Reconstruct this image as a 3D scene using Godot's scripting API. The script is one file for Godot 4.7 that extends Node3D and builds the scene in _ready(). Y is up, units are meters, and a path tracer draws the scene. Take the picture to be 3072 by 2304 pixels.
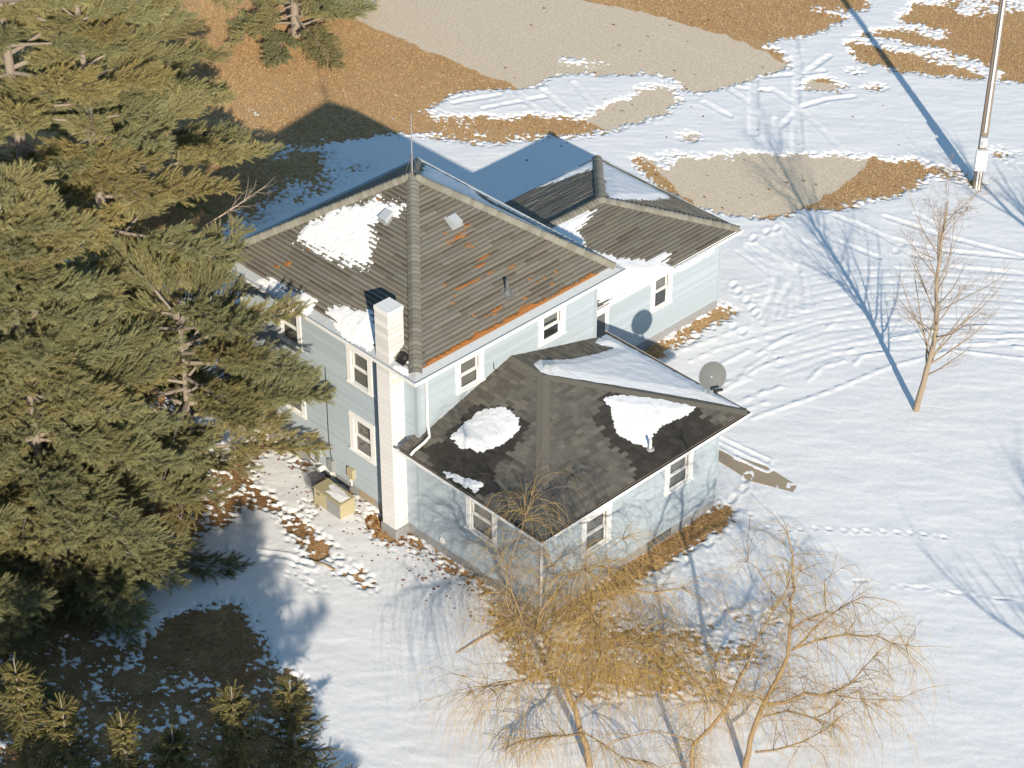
extends Node3D
# Blue farmhouse in a half-melted snowy yard, seen from a drone.
# World frame: y up, metres. The main house's front corner stands at the origin,
# +x runs along its sunny wall (towards the rear wing), +z towards the front addition.

const CAM_POS := Vector3(-35.763, 44.513, 40.866)
const FOCAL := 6845.6            # focal length in photograph pixels (3072 x 2304)
var cam_basis := Basis()
var rng := RandomNumberGenerator.new()
var used := {}
var M := {}                      # materials
var T0 := 0

# yard axes: P runs to the right across the yard, Q away over the house
const AX_P := Vector3(0.718, 0, 0.696)
const AX_Q := Vector3(0.696, 0, -0.718)
const P0 := -26.0
const Q0 := -17.0
const P1 := 32.0
const Q1 := 44.0
const MC := 0.1                  # cell of the bare-ground map
var mw := 0
var mh := 0
var bare := PackedFloat32Array()

# ---------------------------------------------------------------- helpers
func lin(r: float, g: float, b: float) -> Color:
	return Color(r, g, b).linear_to_srgb()

func ray(px: float, py: float) -> Vector3:
	return cam_basis * Vector3((px - 1536.0) / FOCAL, -(py - 1152.0) / FOCAL, -1.0)

func gp(px: float, py: float, y := 0.0) -> Vector3:      # photo pixel -> point at height y
	var d := ray(px, py)
	return CAM_POS + d * ((y - CAM_POS.y) / d.y)

func on_plane(px: float, py: float, o: Vector3, n: Vector3) -> Vector3:
	var d := ray(px, py)
	return CAM_POS + d * (n.dot(o - CAM_POS) / n.dot(d))

func facing(px: float, py: float, base: Vector3, deeper := 0.0) -> Vector3:   # on the upright plane through base
	return on_plane(px, py, base + AX_Q * deeper, AX_Q)

func zoomed(ox: float, oy: float, s: float, a: Array) -> Array:
	var out := []
	for i in range(0, a.size(), 2):
		out.append(Vector2(ox + a[i] / s, oy + a[i + 1] / s))
	return out

func numbered(called: String) -> String:
	if not used.has(called):
		used[called] = 0
		return called
	used[called] += 1
	return "%s_%03d" % [called, used[called]]

func tag(o: Node, label: String, category := "", group := "", kind := "") -> Node:
	if label != "": o.set_meta("label", label)
	if category != "": o.set_meta("category", category)
	if group != "": o.set_meta("group", group)
	if kind != "": o.set_meta("kind", kind)
	return o

func thing(called: String, at: Vector3, label: String, category: String, group := "") -> Node3D:
	var o := Node3D.new()
	o.name = numbered(called)
	add_child(o)
	o.position = at
	tag(o, label, category, group)
	return o

func begin() -> SurfaceTool:
	var st := SurfaceTool.new()
	st.begin(Mesh.PRIMITIVE_TRIANGLES)
	return st

func done(st: SurfaceTool) -> ArrayMesh:
	st.generate_normals()
	return st.commit()

func obj(called: String, what, m: Material, parent: Node = self) -> MeshInstance3D:
	var o := MeshInstance3D.new()
	var mesh: Mesh = done(what) if what is SurfaceTool else what
	o.mesh = mesh
	o.material_override = m
	if parent == self:
		o.name = numbered(called)
	else:
		o.name = called
	parent.add_child(o, true)
	return o

func quad(st: SurfaceTool, a: Vector3, b: Vector3, c: Vector3, d: Vector3) -> void:
	st.set_smooth_group(-1)
	st.add_vertex(a); st.add_vertex(b); st.add_vertex(c)
	st.add_vertex(a); st.add_vertex(c); st.add_vertex(d)

func tri(st: SurfaceTool, a: Vector3, b: Vector3, c: Vector3) -> void:
	st.set_smooth_group(-1)
	st.add_vertex(a); st.add_vertex(b); st.add_vertex(c)

# eight corners: bottom ring a b c d, top ring e f g h
func hexa(st: SurfaceTool, v: Array) -> void:
	quad(st, v[4], v[5], v[6], v[7])
	quad(st, v[3], v[2], v[1], v[0])
	for i in 4:
		var j := (i + 1) % 4
		quad(st, v[i], v[j], v[4 + j], v[4 + i])

func box(st: SurfaceTool, c: Vector3, s: Vector3, b := Basis()) -> void:
	var h := s * 0.5
	var v := []
	for y in [-1, 1]:
		for k in [[-1, -1], [-1, 1], [1, 1], [1, -1]]:
			v.append(c + b * Vector3(k[0] * h.x, y * h.y, k[1] * h.z))
	hexa(st, [v[0], v[1], v[2], v[3], v[4], v[5], v[6], v[7]])

func tube(st: SurfaceTool, pts: Array, rad: Array, sides := 6, cap := true) -> void:
	var n := pts.size()
	var prev := Vector3.ZERO
	var rings := []
	for i in n:
		var d: Vector3 = (pts[min(i + 1, n - 1)] - pts[max(i - 1, 0)]).normalized()
		var x := prev
		if i == 0:
			x = d.cross(Vector3(0.31, 0.2, 0.93)).normalized()
		else:
			x = (prev - d * prev.dot(d)).normalized()
		prev = x
		var y := d.cross(x)
		var ring := PackedVector3Array()
		for k in sides:
			var a := TAU * k / sides
			ring.append(pts[i] + (x * cos(a) + y * sin(a)) * rad[i])
		rings.append(ring)
	st.set_smooth_group(1)
	for i in n - 1:
		for k in sides:
			var l := (k + 1) % sides
			var a: Vector3 = rings[i][k]
			var b: Vector3 = rings[i][l]
			var c: Vector3 = rings[i + 1][l]
			var d2: Vector3 = rings[i + 1][k]
			st.add_vertex(a); st.add_vertex(c); st.add_vertex(b)
			st.add_vertex(a); st.add_vertex(d2); st.add_vertex(c)
	if cap:
		st.set_smooth_group(-1)
		for e in [0, n - 1]:
			for k in sides:
				var l := (k + 1) % sides
				st.add_vertex(pts[e]); st.add_vertex(rings[e][k]); st.add_vertex(rings[e][l])

func grain(sd: int, freq: float, lo: float, hi: float, size := 256, oct := 4) -> ImageTexture:
	var n := FastNoiseLite.new()
	n.seed = sd
	n.noise_type = FastNoiseLite.TYPE_SIMPLEX_SMOOTH
	n.frequency = freq
	n.fractal_octaves = oct
	var im := n.get_seamless_image(size, size)
	im.convert(Image.FORMAT_L8)
	var lin_to_srgb := []
	for i in 256:
		lin_to_srgb.append(Color(i / 255.0, 0, 0).linear_to_srgb().r * 255.0)
	var d := im.get_data()
	for i in d.size():
		d[i] = int(lin_to_srgb[int(clampf(lerpf(lo, hi, d[i] / 255.0), 0, 1) * 255.0)])
	im = Image.create_from_data(size, size, false, Image.FORMAT_L8, d)
	im.generate_mipmaps()
	return ImageTexture.create_from_image(im)

func bump(sd: int, freq: float, strength: float, size := 256) -> ImageTexture:
	var n := FastNoiseLite.new()
	n.seed = sd
	n.frequency = freq
	n.fractal_octaves = 4
	var im := n.get_seamless_image(size, size)
	im.convert(Image.FORMAT_RGBA8)
	im.bump_map_to_normal_map(strength)
	im.generate_mipmaps()
	return ImageTexture.create_from_image(im)

func mat(c: Color, rough := 0.8, tex: Texture2D = null, scale := 1.0, nrm: Texture2D = null, nstr := 1.0) -> StandardMaterial3D:
	var m := StandardMaterial3D.new()
	m.albedo_color = c
	m.roughness = rough
	m.metallic_specular = 0.3
	if tex:
		m.albedo_texture = tex
		m.uv1_triplanar = true
		m.uv1_world_triplanar = true
		m.uv1_scale = Vector3.ONE * scale
	if nrm:
		m.normal_enabled = true
		m.normal_texture = nrm
		m.normal_scale = nstr
		m.uv1_triplanar = true
		m.uv1_world_triplanar = true
		m.uv1_scale = Vector3.ONE * scale
	return m

func stamp(what: String) -> void:
	print(what, " ", Time.get_ticks_msec() - T0, " ms")

# ---------------------------------------------------------------- start
func _ready() -> void:
	T0 = Time.get_ticks_msec()
	rng.seed = 7
	var cam := Camera3D.new()
	cam.name = "camera"
	cam.position = CAM_POS
	cam.rotation_degrees = Vector3(-35.46, -44.111, 0)
	cam.fov = 19.105
	cam.far = 2000.0
	cam.near = 0.5
	add_child(cam)
	cam.make_current()
	cam_basis = cam.basis

	var sky_m := ProceduralSkyMaterial.new()
	sky_m.sky_top_color = lin(0.15, 0.29, 0.47)
	sky_m.sky_horizon_color = lin(0.52, 0.64, 0.74)
	sky_m.sky_curve = 0.14
	sky_m.ground_bottom_color = lin(0.5, 0.5, 0.52)
	sky_m.ground_horizon_color = lin(0.5, 0.54, 0.6)
	sky_m.sun_angle_max = 0.0
	var sky := Sky.new()
	sky.sky_material = sky_m
	var env := Environment.new()
	env.background_mode = Environment.BG_SKY
	env.sky = sky
	env.background_energy_multiplier = 0.82
	env.tonemap_mode = Environment.TONE_MAPPER_LINEAR
	env.tonemap_exposure = 1.31
	env.sdfgi_enabled = true
	env.ssao_enabled = true
	env.ssil_enabled = true
	env.volumetric_fog_enabled = true
	env.volumetric_fog_density = 0.0
	var we := WorldEnvironment.new()
	we.name = "world_environment"
	we.environment = env
	add_child(we)

	var sun := DirectionalLight3D.new()
	sun.name = "sun"
	sun.light_energy = 1.6
	sun.light_color = Color(1.0, 0.945, 0.86)
	sun.light_angular_distance = 0.55
	sun.shadow_enabled = true
	add_child(sun)
	var el := deg_to_rad(23.0)
	var az := deg_to_rad(32.8)
	var dir := Vector3(cos(el) * sin(az), -sin(el), -cos(el) * cos(az))
	sun.look_at_from_position(Vector3.ZERO, dir, Vector3.UP)

	make_materials()
	stamp("materials")
	make_ground()
	stamp("ground")
	make_house()
	stamp("house")
	make_roof_snow()
	stamp("roof snow")
	make_yard_things()
	stamp("yard")
	make_bare_trees()
	stamp("bare trees")
	make_evergreens()
	stamp("evergreens")

func make_materials() -> void:
	var fine := grain(3, 0.06, 0.62, 1.0)
	var soft := grain(4, 0.02, 0.93, 1.0)
	var rough := grain(5, 0.09, 0.4, 1.0)
	var lumps := bump(6, 0.05, 5.0)
	M.siding = []
	for k in 3:
		M.siding.append(mat(lin(0.385, 0.45, 0.50) * (1.0 - 0.02 * k), 0.62, soft, 0.9))
	M.white = mat(lin(0.76, 0.76, 0.75), 0.55, soft, 1.3)
	M.sheath = mat(lin(0.42, 0.40, 0.36), 0.9)
	M.found = mat(lin(0.34, 0.35, 0.36), 0.9, fine, 0.8)
	M.inside = mat(lin(0.5, 0.48, 0.44), 0.9)
	M.blind = mat(lin(0.34, 0.335, 0.30), 0.8)
	M.old_wood = mat(lin(0.2, 0.12, 0.08), 0.8, rough, 2.0)
	M.metal = mat(lin(0.42, 0.455, 0.48), 0.45, soft, 0.6)
	M.metal_dark = mat(lin(0.16, 0.165, 0.17), 0.6, fine, 1.1)
	M.gutter = mat(lin(0.22, 0.19, 0.165), 0.8, rough, 2.5)
	M.glass = mat(Color(0.25, 0.28, 0.28, 0.22), 0.03)
	M.glass.transparency = BaseMaterial3D.TRANSPARENCY_ALPHA
	M.glass.metallic_specular = 0.6
	M.shingle = []
	for c in [[0.162, 0.142, 0.112], [0.177, 0.158, 0.129], [0.146, 0.127, 0.101], [0.169, 0.159, 0.138], [0.119, 0.098, 0.077], [0.184, 0.163, 0.126]]:
		M.shingle.append(mat(lin(c[0], c[1], c[2]) , 0.95, rough, 2.2))
	M.lip = []
	for c in [[0.257, 0.240, 0.200], [0.278, 0.264, 0.224], [0.230, 0.213, 0.179], [0.246, 0.240, 0.213], [0.216, 0.197, 0.162], [0.270, 0.249, 0.203]]:
		M.lip.append(mat(lin(c[0], c[1], c[2]), 0.95, rough, 2.2))
	M.tab_wet = mat(lin(0.062, 0.056, 0.049), 0.75, rough, 2.6)
	M.tab_damp = mat(lin(0.078, 0.071, 0.062), 0.8, rough, 2.6)
	M.tab = []
	for c in [[0.169, 0.157, 0.135], [0.193, 0.180, 0.153], [0.152, 0.142, 0.121], [0.218, 0.201, 0.170], [0.181, 0.172, 0.152], [0.138, 0.126, 0.108]]:
		M.tab.append(mat(lin(c[0], c[1], c[2]), 0.95, rough, 2.6))
	M.cap = [mat(lin(0.34, 0.33, 0.28), 0.95, rough, 2.4), mat(lin(0.305, 0.295, 0.25), 0.95, rough, 2.4), mat(lin(0.27, 0.258, 0.215), 0.95, rough, 2.4)]
	M.deck = mat(lin(0.05, 0.045, 0.04), 0.95)
	M.block = []
	for c in [[0.64, 0.63, 0.605], [0.74, 0.735, 0.725], [0.60, 0.585, 0.56], [0.72, 0.71, 0.70]]:
		M.block.append(mat(lin(c[0], c[1], c[2]), 0.85, grain(11, 0.05, 0.84, 1.02), 0.9))
	M.mortar = mat(lin(0.46, 0.44, 0.42), 0.95, fine, 1.4)
	M.snow = mat(lin(0.765, 0.775, 0.795), 0.85, grain(8, 0.05, 0.93, 1.0), 0.8, bump(9, 0.035, 2.2), 0.35)
	M.ground = mat(Color.WHITE, 0.95, grain(12, 0.07, 0.66, 1.16, 512, 6), 0.25, bump(13, 0.08, 5.0, 512), 0.7)
	M.ground.vertex_color_use_as_albedo = true
	M.gravel = mat(lin(0.72, 0.605, 0.465), 0.95, grain(14, 0.05, 0.75, 1.1, 512, 6), 0.25, bump(15, 0.2, 5.0, 512), 0.8)
	M.concrete = mat(lin(0.42, 0.34, 0.25), 0.9, fine, 1.2)
	M.litter = mat(lin(0.40, 0.17, 0.055), 0.95, rough, 3.0)
	M.unit = mat(lin(0.44, 0.39, 0.245), 0.5, soft, 1.5)
	M.unit_dark = mat(lin(0.1, 0.1, 0.095), 0.6)
	M.pvc = mat(lin(0.72, 0.71, 0.69), 0.4)
	M.black = mat(lin(0.02, 0.02, 0.021), 0.5)
	M.grey = mat(lin(0.28, 0.29, 0.30), 0.5)
	M.dish = mat(lin(0.135, 0.145, 0.15), 0.6)
	M.pole = mat(lin(0.36, 0.30, 0.24), 0.9, rough, 1.6)
	M.bark_pine = mat(lin(0.40, 0.34, 0.28), 0.95, rough, 1.2, lumps, 1.0)
	M.bark_young = mat(lin(0.37, 0.30, 0.22), 0.9, fine, 2.0)
	M.bark_willow = mat(lin(0.42, 0.31, 0.19), 0.95, rough, 1.6, lumps, 1.0)
	M.twig_willow = mat(lin(0.52, 0.35, 0.10), 0.8)
	M.twig_brown = mat(lin(0.34, 0.235, 0.14), 0.85)
	M.twig_grey = mat(lin(0.30, 0.22, 0.155), 0.85)
	M.twig_dead = mat(lin(0.42, 0.35, 0.29), 0.9)
	M.dry = mat(lin(0.40, 0.27, 0.11), 0.9)
	M.straw = mat(Color.WHITE, 0.9)
	M.straw.vertex_color_use_as_albedo = true
	M.leaf = mat(lin(0.24, 0.09, 0.035), 0.9)
	M.needle = mat(Color.WHITE, 0.7)
	M.needle.vertex_color_use_as_albedo = true
	M.needle.backlight_enabled = true
	M.needle.backlight = lin(0.18, 0.165, 0.06)

# ---------------------------------------------------------------- ground
func to_yard(v: Vector3) -> Vector2:
	return Vector2(v.dot(AX_P), v.dot(AX_Q))

func yard(p: float, q: float, y := 0.0) -> Vector3:
	return AX_P * p + AX_Q * q + Vector3(0, y, 0)

func paint_world(poly: Array, value: float) -> void:      # polygon of yard points into the bare-ground map
	var lo := 1e9
	var hi := -1e9
	for v in poly:
		lo = minf(lo, v.y); hi = maxf(hi, v.y)
	var r0 := maxi(0, int((lo - Q0) / MC))
	var r1 := mini(mh - 1, int((hi - Q0) / MC))
	var n := poly.size()
	for r in range(r0, r1 + 1):
		var q := Q0 + (r + 0.5) * MC
		var xs := []
		for i in n:
			var a: Vector2 = poly[i]
			var b: Vector2 = poly[(i + 1) % n]
			if (a.y <= q) != (b.y <= q):
				xs.append(a.x + (q - a.y) / (b.y - a.y) * (b.x - a.x))
		xs.sort()
		for k in range(0, xs.size() - 1, 2):
			var c0 := maxi(0, int(ceil((xs[k] - P0) / MC - 0.5)))
			var c1 := mini(mw - 1, int(floor((xs[k + 1] - P0) / MC - 0.5)))
			for c in range(c0, c1 + 1):
				bare[r * mw + c] = value

func paint(px: Array, value: float) -> void:
	var poly := []
	for v in px:
		poly.append(to_yard(gp(v.x, v.y)))
	paint_world(poly, value)

func blur_map(radius: int) -> void:
	var out := PackedFloat32Array()
	out.resize(mw * mh)
	for r in mh:
		var s := 0.0
		for c in range(-radius, mw + radius):
			if c + radius < mw and c + radius >= 0: s += bare[r * mw + c + radius]
			elif c + radius >= mw: s += bare[r * mw + mw - 1]
			if c >= 0 and c < mw:
				out[r * mw + c] = s / (2 * radius + 1)
			if c - radius >= 0: s -= bare[r * mw + c - radius]
	bare = out.duplicate()
	for c in mw:
		var s := 0.0
		for r in range(-radius, mh + radius):
			if r + radius < mh and r + radius >= 0: s += out[(r + radius) * mw + c]
			elif r + radius >= mh: s += out[(mh - 1) * mw + c]
			if r >= 0 and r < mh:
				bare[r * mw + c] = s / (2 * radius + 1)
			if r - radius >= 0: s -= out[(r - radius) * mw + c]

func strip_px(a: Array, w: float, value: float) -> void:   # a ribbon w metres wide along photo points on the ground
	for i in a.size() - 1:
		var u := to_yard(gp(a[i].x, a[i].y))
		var v := to_yard(gp(a[i + 1].x, a[i + 1].y))
		var n := (v - u).orthogonal().normalized() * w * 0.5
		paint_world([u + n, v + n, v - n, u - n], value)

func strip_xz(ax: float, az: float, bx: float, bz: float, w: float, value: float) -> void:
	var u := to_yard(Vector3(ax, 0, az))
	var v := to_yard(Vector3(bx, 0, bz))
	var n := (v - u).orthogonal().normalized() * w * 0.5
	paint_world([u + n, v + n, v - n, u - n], value)

func bare_at(p: float, q: float) -> float:
	var x := clampf((p - P0) / MC - 0.5, 0.0, mw - 1.001)
	var y := clampf((q - Q0) / MC - 0.5, 0.0, mh - 1.001)
	var i := int(x)
	var j := int(y)
	var fx := x - i
	var fy := y - j
	var o := j * mw + i
	return lerpf(lerpf(bare[o], bare[o + 1], fx), lerpf(bare[o + mw], bare[o + mw + 1], fx), fy)

const SP := 0.06                # snow mesh cell across
const SQ := 0.075                # snow mesh cell away
var sw := 0
var sh := 0
var relief := PackedFloat32Array()
var drive_outline := PackedVector2Array()

# pressed track along photo points: trough of half-width w, depth d, with a ridge of height b pushed up beside it
func track(a: Array, w: float, d: float, b: float, rough := 0.5) -> void:
	var pts := []
	for v in a:
		pts.append(to_yard(gp(v.x, v.y)))
	for i in pts.size() - 1:
		var u: Vector2 = pts[i]
		var v: Vector2 = pts[i + 1]
		var reach := w * 2.2
		var c0 := maxi(0, int((minf(u.x, v.x) - reach - P0) / SP))
		var c1 := mini(sw - 1, int((maxf(u.x, v.x) + reach - P0) / SP))
		var r0 := maxi(0, int((minf(u.y, v.y) - reach - Q0) / SQ))
		var r1 := mini(sh - 1, int((maxf(u.y, v.y) + reach - Q0) / SQ))
		var seg := v - u
		var l2 := seg.length_squared()
		for r in range(r0, r1 + 1):
			for c in range(c0, c1 + 1):
				var p := Vector2(P0 + c * SP, Q0 + r * SQ)
				var t := clampf((p - u).dot(seg) / l2, 0, 1)
				var e := (p - u - seg * t).length()
				if e < reach:
					var wob := 1.0 - rough * 0.5 + rough * 0.5 * sin(p.x * 9.0 + p.y * 6.0) * sin(p.x * 3.1 - p.y * 4.3)
					var h := 0.0
					if e < w: h = -d * wob * (1.0 - pow(e / w, 4.0 if d > 0.0 else 1.6))
					else: h = b * wob * sin(PI * (e - w) / (reach - w))
					var o := r * sw + c
					if h < 0.0: relief[o] = minf(relief[o], h)
					elif relief[o] >= 0.0: relief[o] = maxf(relief[o], h)

func pit(c: Vector2, dir: Vector2, l: float, w: float, d: float) -> void:
	var u := to_yard(gp(c.x, c.y))
	for r in range(maxi(0, int((u.y - 0.6 - Q0) / SQ)), mini(sh - 1, int((u.y + 0.6 - Q0) / SQ)) + 1):
		for k in range(maxi(0, int((u.x - 0.6 - P0) / SP)), mini(sw - 1, int((u.x + 0.6 - P0) / SP)) + 1):
			var p := Vector2(P0 + k * SP, Q0 + r * SQ) - u
			var e := Vector2(p.dot(dir) / l, p.dot(dir.orthogonal()) / w).length()
			var o := r * sw + k
			if e < 1.0: relief[o] = minf(relief[o], -d * (1.0 - e * e))
			elif e < 1.7: relief[o] = maxf(relief[o], d * 0.6 * sin(PI * (e - 1.0) / 0.7))

func make_ground() -> void:
	mw = int((P1 - P0) / MC)
	mh = int((Q1 - Q0) / MC)
	bare.resize(mw * mh)
	bare.fill(0.0)
	# --- where the snow has melted (1 bare, 0.5 broken)
	var z8 := func(a: Array) -> Array: return zoomed(1000, 0, 2.212, a)
	var z7 := func(a: Array) -> Array: return zoomed(2072, 0, 2.212, a)
	var z3 := func(a: Array) -> Array: return zoomed(1600, 400, 2.765, a)
	var z6 := func(a: Array) -> Array: return zoomed(700, 1200, 2.765, a)
	var zb := func(a: Array) -> Array: return zoomed(0, 1550, 2.2, a)
	# lawn and drive beyond the house, left
	paint([Vector2(-400, -300), Vector2(1730, -300), Vector2(2072, -30), Vector2(2240, -40), Vector2(2600, -20), Vector2(2605, 30), Vector2(2520, 68), Vector2(2430, 112), Vector2(2253, 131), Vector2(2330, 150), Vector2(2379, 199), Vector2(2253, 240), Vector2(2072, 289), Vector2(2000, 226), Vector2(1949, 217), Vector2(1814, 226), Vector2(1678, 221), Vector2(1633, 245), Vector2(1600, 262), Vector2(1542, 264), Vector2(1480, 272), Vector2(1390, 278), Vector2(1330, 296), Vector2(1270, 322), Vector2(1090, 335), Vector2(1000, 420), Vector2(830, 440), Vector2(560, 640), Vector2(500, 760), Vector2(-400, 900)], 1.0)
	paint(z8.call([200, 740, 600, 720, 760, 770, 1000, 775, 1100, 800, 1300, 770, 1550, 775, 1815, 900, 1600, 912, 1350, 930, 1000, 975, 870, 940, 540, 915, 480, 900, 300, 870]), 0.72)
	paint(z8.call([1000, 790, 1300, 775, 1550, 778, 1780, 895, 1500, 890, 1250, 860]), 1.0)
	paint(z8.call([-250, 560, 250, 650, 600, 730, 520, 900, 100, 920, -200, 920]), 0.8)
	paint(z8.call([-200, 300, 150, 330, 200, 620, 0, 690, -250, 600]), 0.9)
	# snow specks left of the house shadow
	paint(zoomed(0, 0, 2.212, [1610, 715, 1850, 735, 1970, 720, 1950, 780, 1640, 765]), 0.35)
	paint(zoomed(0, 0, 2.212, [1590, 850, 1760, 850, 1880, 820, 1880, 890, 1600, 900]), 0.45)
	var zs := func(a: Array) -> Array: return zoomed(540, 0, 1.008, a)
	paint(zs.call([150, 640, 350, 500, 640, 480, 560, 540, 330, 640, 140, 740, -40, 800, -60, 700]), 0.36)
	paint(zs.call([-60, 600, 180, 480, 330, 470, 350, 520, 250, 560, 150, 630, 60, 700, -60, 790, -120, 700]), 0.97)
	paint(zs.call([330, 440, 480, 452, 400, 530, 290, 590, 180, 660, 100, 730, 0, 780, 150, 620, 260, 550, 350, 510]), 0.72)
	paint(zs.call([230, 350, 450, 320, 620, 400, 560, 425, 300, 430]), 0.95)
	# drive bare again below the crossing snow
	paint(z8.call([1620, 790, 1800, 710, 2000, 640, 2020, 585, 2212, 570, 2300, 650, 2212, 760, 2000, 820, 1830, 885]), 0.95)
	paint(z8.call([1440, 360, 1540, 350, 1750, 390, 1900, 450, 1750, 490, 1500, 440]), 0.55)
	# grass to the upper right with snow lanes
	paint(z7.call([1380, 120, 1500, 20, 1700, 20, 1850, 120, 2050, 90, 2400, 50, 2400, 560, 1900, 535, 1560, 500, 1280, 460, 1080, 400, 1030, 280, 1170, 215, 1330, 190]), 0.9)
	paint(z7.call([1600, -60, 2400, -60, 2400, 60, 2050, 90, 1850, 110]), 0.4)
	paint(z7.call([990, 455, 1160, 478, 1100, 505]), 1.0)
	paint(z7.call([1110, 570, 1230, 550, 1320, 590, 1200, 605]), 0.9)
	paint(z7.call([720, 600, 760, 550, 860, 520, 1050, 575, 1050, 615]), 1.0)
	strip_px(z7.call([1060, 255, 1500, 350, 2050, 520]), 0.42, 0.0)
	strip_px(z7.call([1180, 240, 1600, 330, 2100, 490]), 0.34, 0.0)
	strip_px(z7.call([1370, 150, 1550, 190, 1700, 235]), 0.34, 0.0)
	strip_px(z7.call([1360, 175, 1500, 215, 1680, 262]), 0.34, 0.0)
	strip_px(z7.call([720, 20, 1000, 70, 1150, 95]), 0.3, 0.1)
	strip_px(z7.call([780, 65, 1000, 100, 1060, 108]), 0.3, 0.1)
	# drive beside the wing and its grass fringe
	paint(z7.call([-220, 1150, -60, 1060, 200, 1030, 700, 1030, 1190, 1050, 1150, 1130, 1010, 1220, 840, 1340, 640, 1430, 350, 1400, 120, 1420, 0, 1365, -160, 1260]), 1.0)
	paint(z7.call([1190, 1050, 1400, 1060, 1500, 1100, 1640, 1170, 1400, 1290, 1100, 1370, 900, 1395, 760, 1395, 1010, 1220]), 0.85)
	paint(z7.call([1400, 1010, 1640, 1090, 1900, 1150, 2000, 1280, 1700, 1240, 1560, 1130]), 0.42)
	paint(z7.call([1960, 960, 2212, 1020, 2212, 1100, 2000, 1080]), 0.45)
	paint(z3.call([800, 190, 870, 170, 950, 230, 1100, 330, 1200, 450, 1220, 560, 950, 400, 900, 300]), 0.85)
	paint(z3.call([1010, 175, 1200, 170, 1330, 200, 1200, 260, 1100, 240]), 0.6)
	paint(z3.call([1180, 250, 1400, 240, 1800, 250, 2212, 170, 2212, 660, 1900, 700, 1620, 680, 1350, 560, 1230, 480]), 1.0)
	paint(z3.call([1570, 200, 1640, 215, 1770, 300, 1700, 300]), 0.1)
	paint(z3.call([1110, -10, 1250, 0, 1420, 45, 1280, 75]), 0.85)
	# strips along the foundations
	strip_xz(-0.12, -8.0, -0.12, 5.2, 0.5, 0.8)
	strip_xz(-0.4, 5.55, 7.6, 5.55, 0.95, 1.0)
	strip_xz(7.6, 5.5, 8.0, 5.4, 0.8, 0.9)
	strip_xz(9.5, -1.95, 16.4, -1.95, 0.75, 0.95)
	strip_xz(8.0, -1.6, 11.0, -1.6, 1.4, 0.95)
	# pine litter beside the left wall
	paint(z6.call([170, 800, 260, 680, 350, 860, 470, 990, 700, 1130, 870, 1290, 700, 1340, 560, 1220, 400, 1010, 200, 880]), 1.0)
	paint(z6.call([680, 1330, 860, 1290, 1080, 1430, 1280, 1560, 1130, 1600, 1000, 1520, 850, 1450]), 0.62)
	paint(z6.call([540, 870, 660, 840, 700, 890, 620, 980, 570, 950]), 1.0)
	paint(z6.call([1110, 1010, 1220, 930, 1280, 1080, 1480, 1100, 1400, 1190, 1200, 1210, 1150, 1100]), 1.0)
	paint(z6.call([1290, 1160, 1480, 1110, 1900, 1330, 2100, 1560, 1980, 1520, 1700, 1290, 1400, 1290]), 0.56)
	paint(z6.call([390, 1370, 470, 1370, 680, 1500, 640, 1530, 450, 1440]), 0.9)
	paint(z6.call([640, 1520, 800, 1560, 760, 1659, 640, 1600]), 0.6)
	paint(z6.call([0, 380, 250, 300, 330, 420, 160, 560, 0, 900]), 0.62)
	# bed under the left pines
	paint([Vector2(-300, 700), Vector2(480, 720), Vector2(560, 900), Vector2(450, 1100), Vector2(640, 1330), Vector2(760, 1400), Vector2(720, 1560), Vector2(560, 1640), Vector2(330, 1660), Vector2(310, 1860), Vector2(380, 1900), Vector2(-300, 2000)], 0.62)
	paint([Vector2(-300, 1500), Vector2(560, 1560), Vector2(330, 1660), Vector2(310, 1860), Vector2(340, 1900), Vector2(-300, 1950)], 0.93)
	paint([Vector2(230, 1080), Vector2(330, 1090), Vector2(430, 1270), Vector2(380, 1290), Vector2(250, 1180)], 0.1)
	# litter patch, lower left
	paint(zb.call([850, 800, 1000, 760, 1200, 640, 1350, 560, 1600, 570, 1660, 640, 1750, 880, 1950, 1050, 2050, 1150, 2100, 1900, -600, 1900, -600, 800, 600, 850]), 0.68)
	paint(zb.call([1200, 660, 1360, 580, 1600, 590, 1720, 900, 1500, 1050, 1150, 900, 900, 860]), 0.9)
	paint(zb.call([1560, 265, 1680, 250, 1820, 280, 1700, 300]), 0.6)
	# under the willows
	paint(zoomed(1300, 1550, 2.2, [300, 470, 480, 480, 760, 700, 1050, 560, 1300, 470, 1250, 640, 1700, 700, 1750, 950, 2000, 1000, 1950, 1250, 1500, 1200, 1000, 1250, 700, 1120, 520, 1050, 430, 800]), 0.48)
	paint(zoomed(2072, 1500, 2.063, [0, 700, 250, 680, 620, 700, 640, 850, 420, 1050, 200, 1150, 0, 1200]), 0.36)
	for k in 2: blur_map(3)
	# --- base sheet: lawn, litter and soil
	var nz := FastNoiseLite.new()
	nz.seed = 21
	nz.frequency = 0.12
	nz.fractal_octaves = 4
	var gs := PackedFloat32Array([-420, -160, -70])
	var x := P0 - 4.0
	while x < P1 + 4.0:
		gs.append(x); x += 0.3
	gs.append_array(PackedFloat32Array([70, 160, 420]))
	var gq := PackedFloat32Array([-420, -160, -70])
	x = Q0 - 4.0
	while x < Q1 + 4.0:
		gq.append(x); x += 0.3
	gq.append_array(PackedFloat32Array([80, 160, 420]))
	var tan_grass := Color(0.52, 0.355, 0.185)
	var orange := Color(0.43, 0.245, 0.11)
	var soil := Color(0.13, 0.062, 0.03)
	var va := PackedVector3Array()
	var ca := PackedColorArray()
	var na := PackedVector3Array()
	var ix := PackedInt32Array()
	var w := gs.size()
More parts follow.
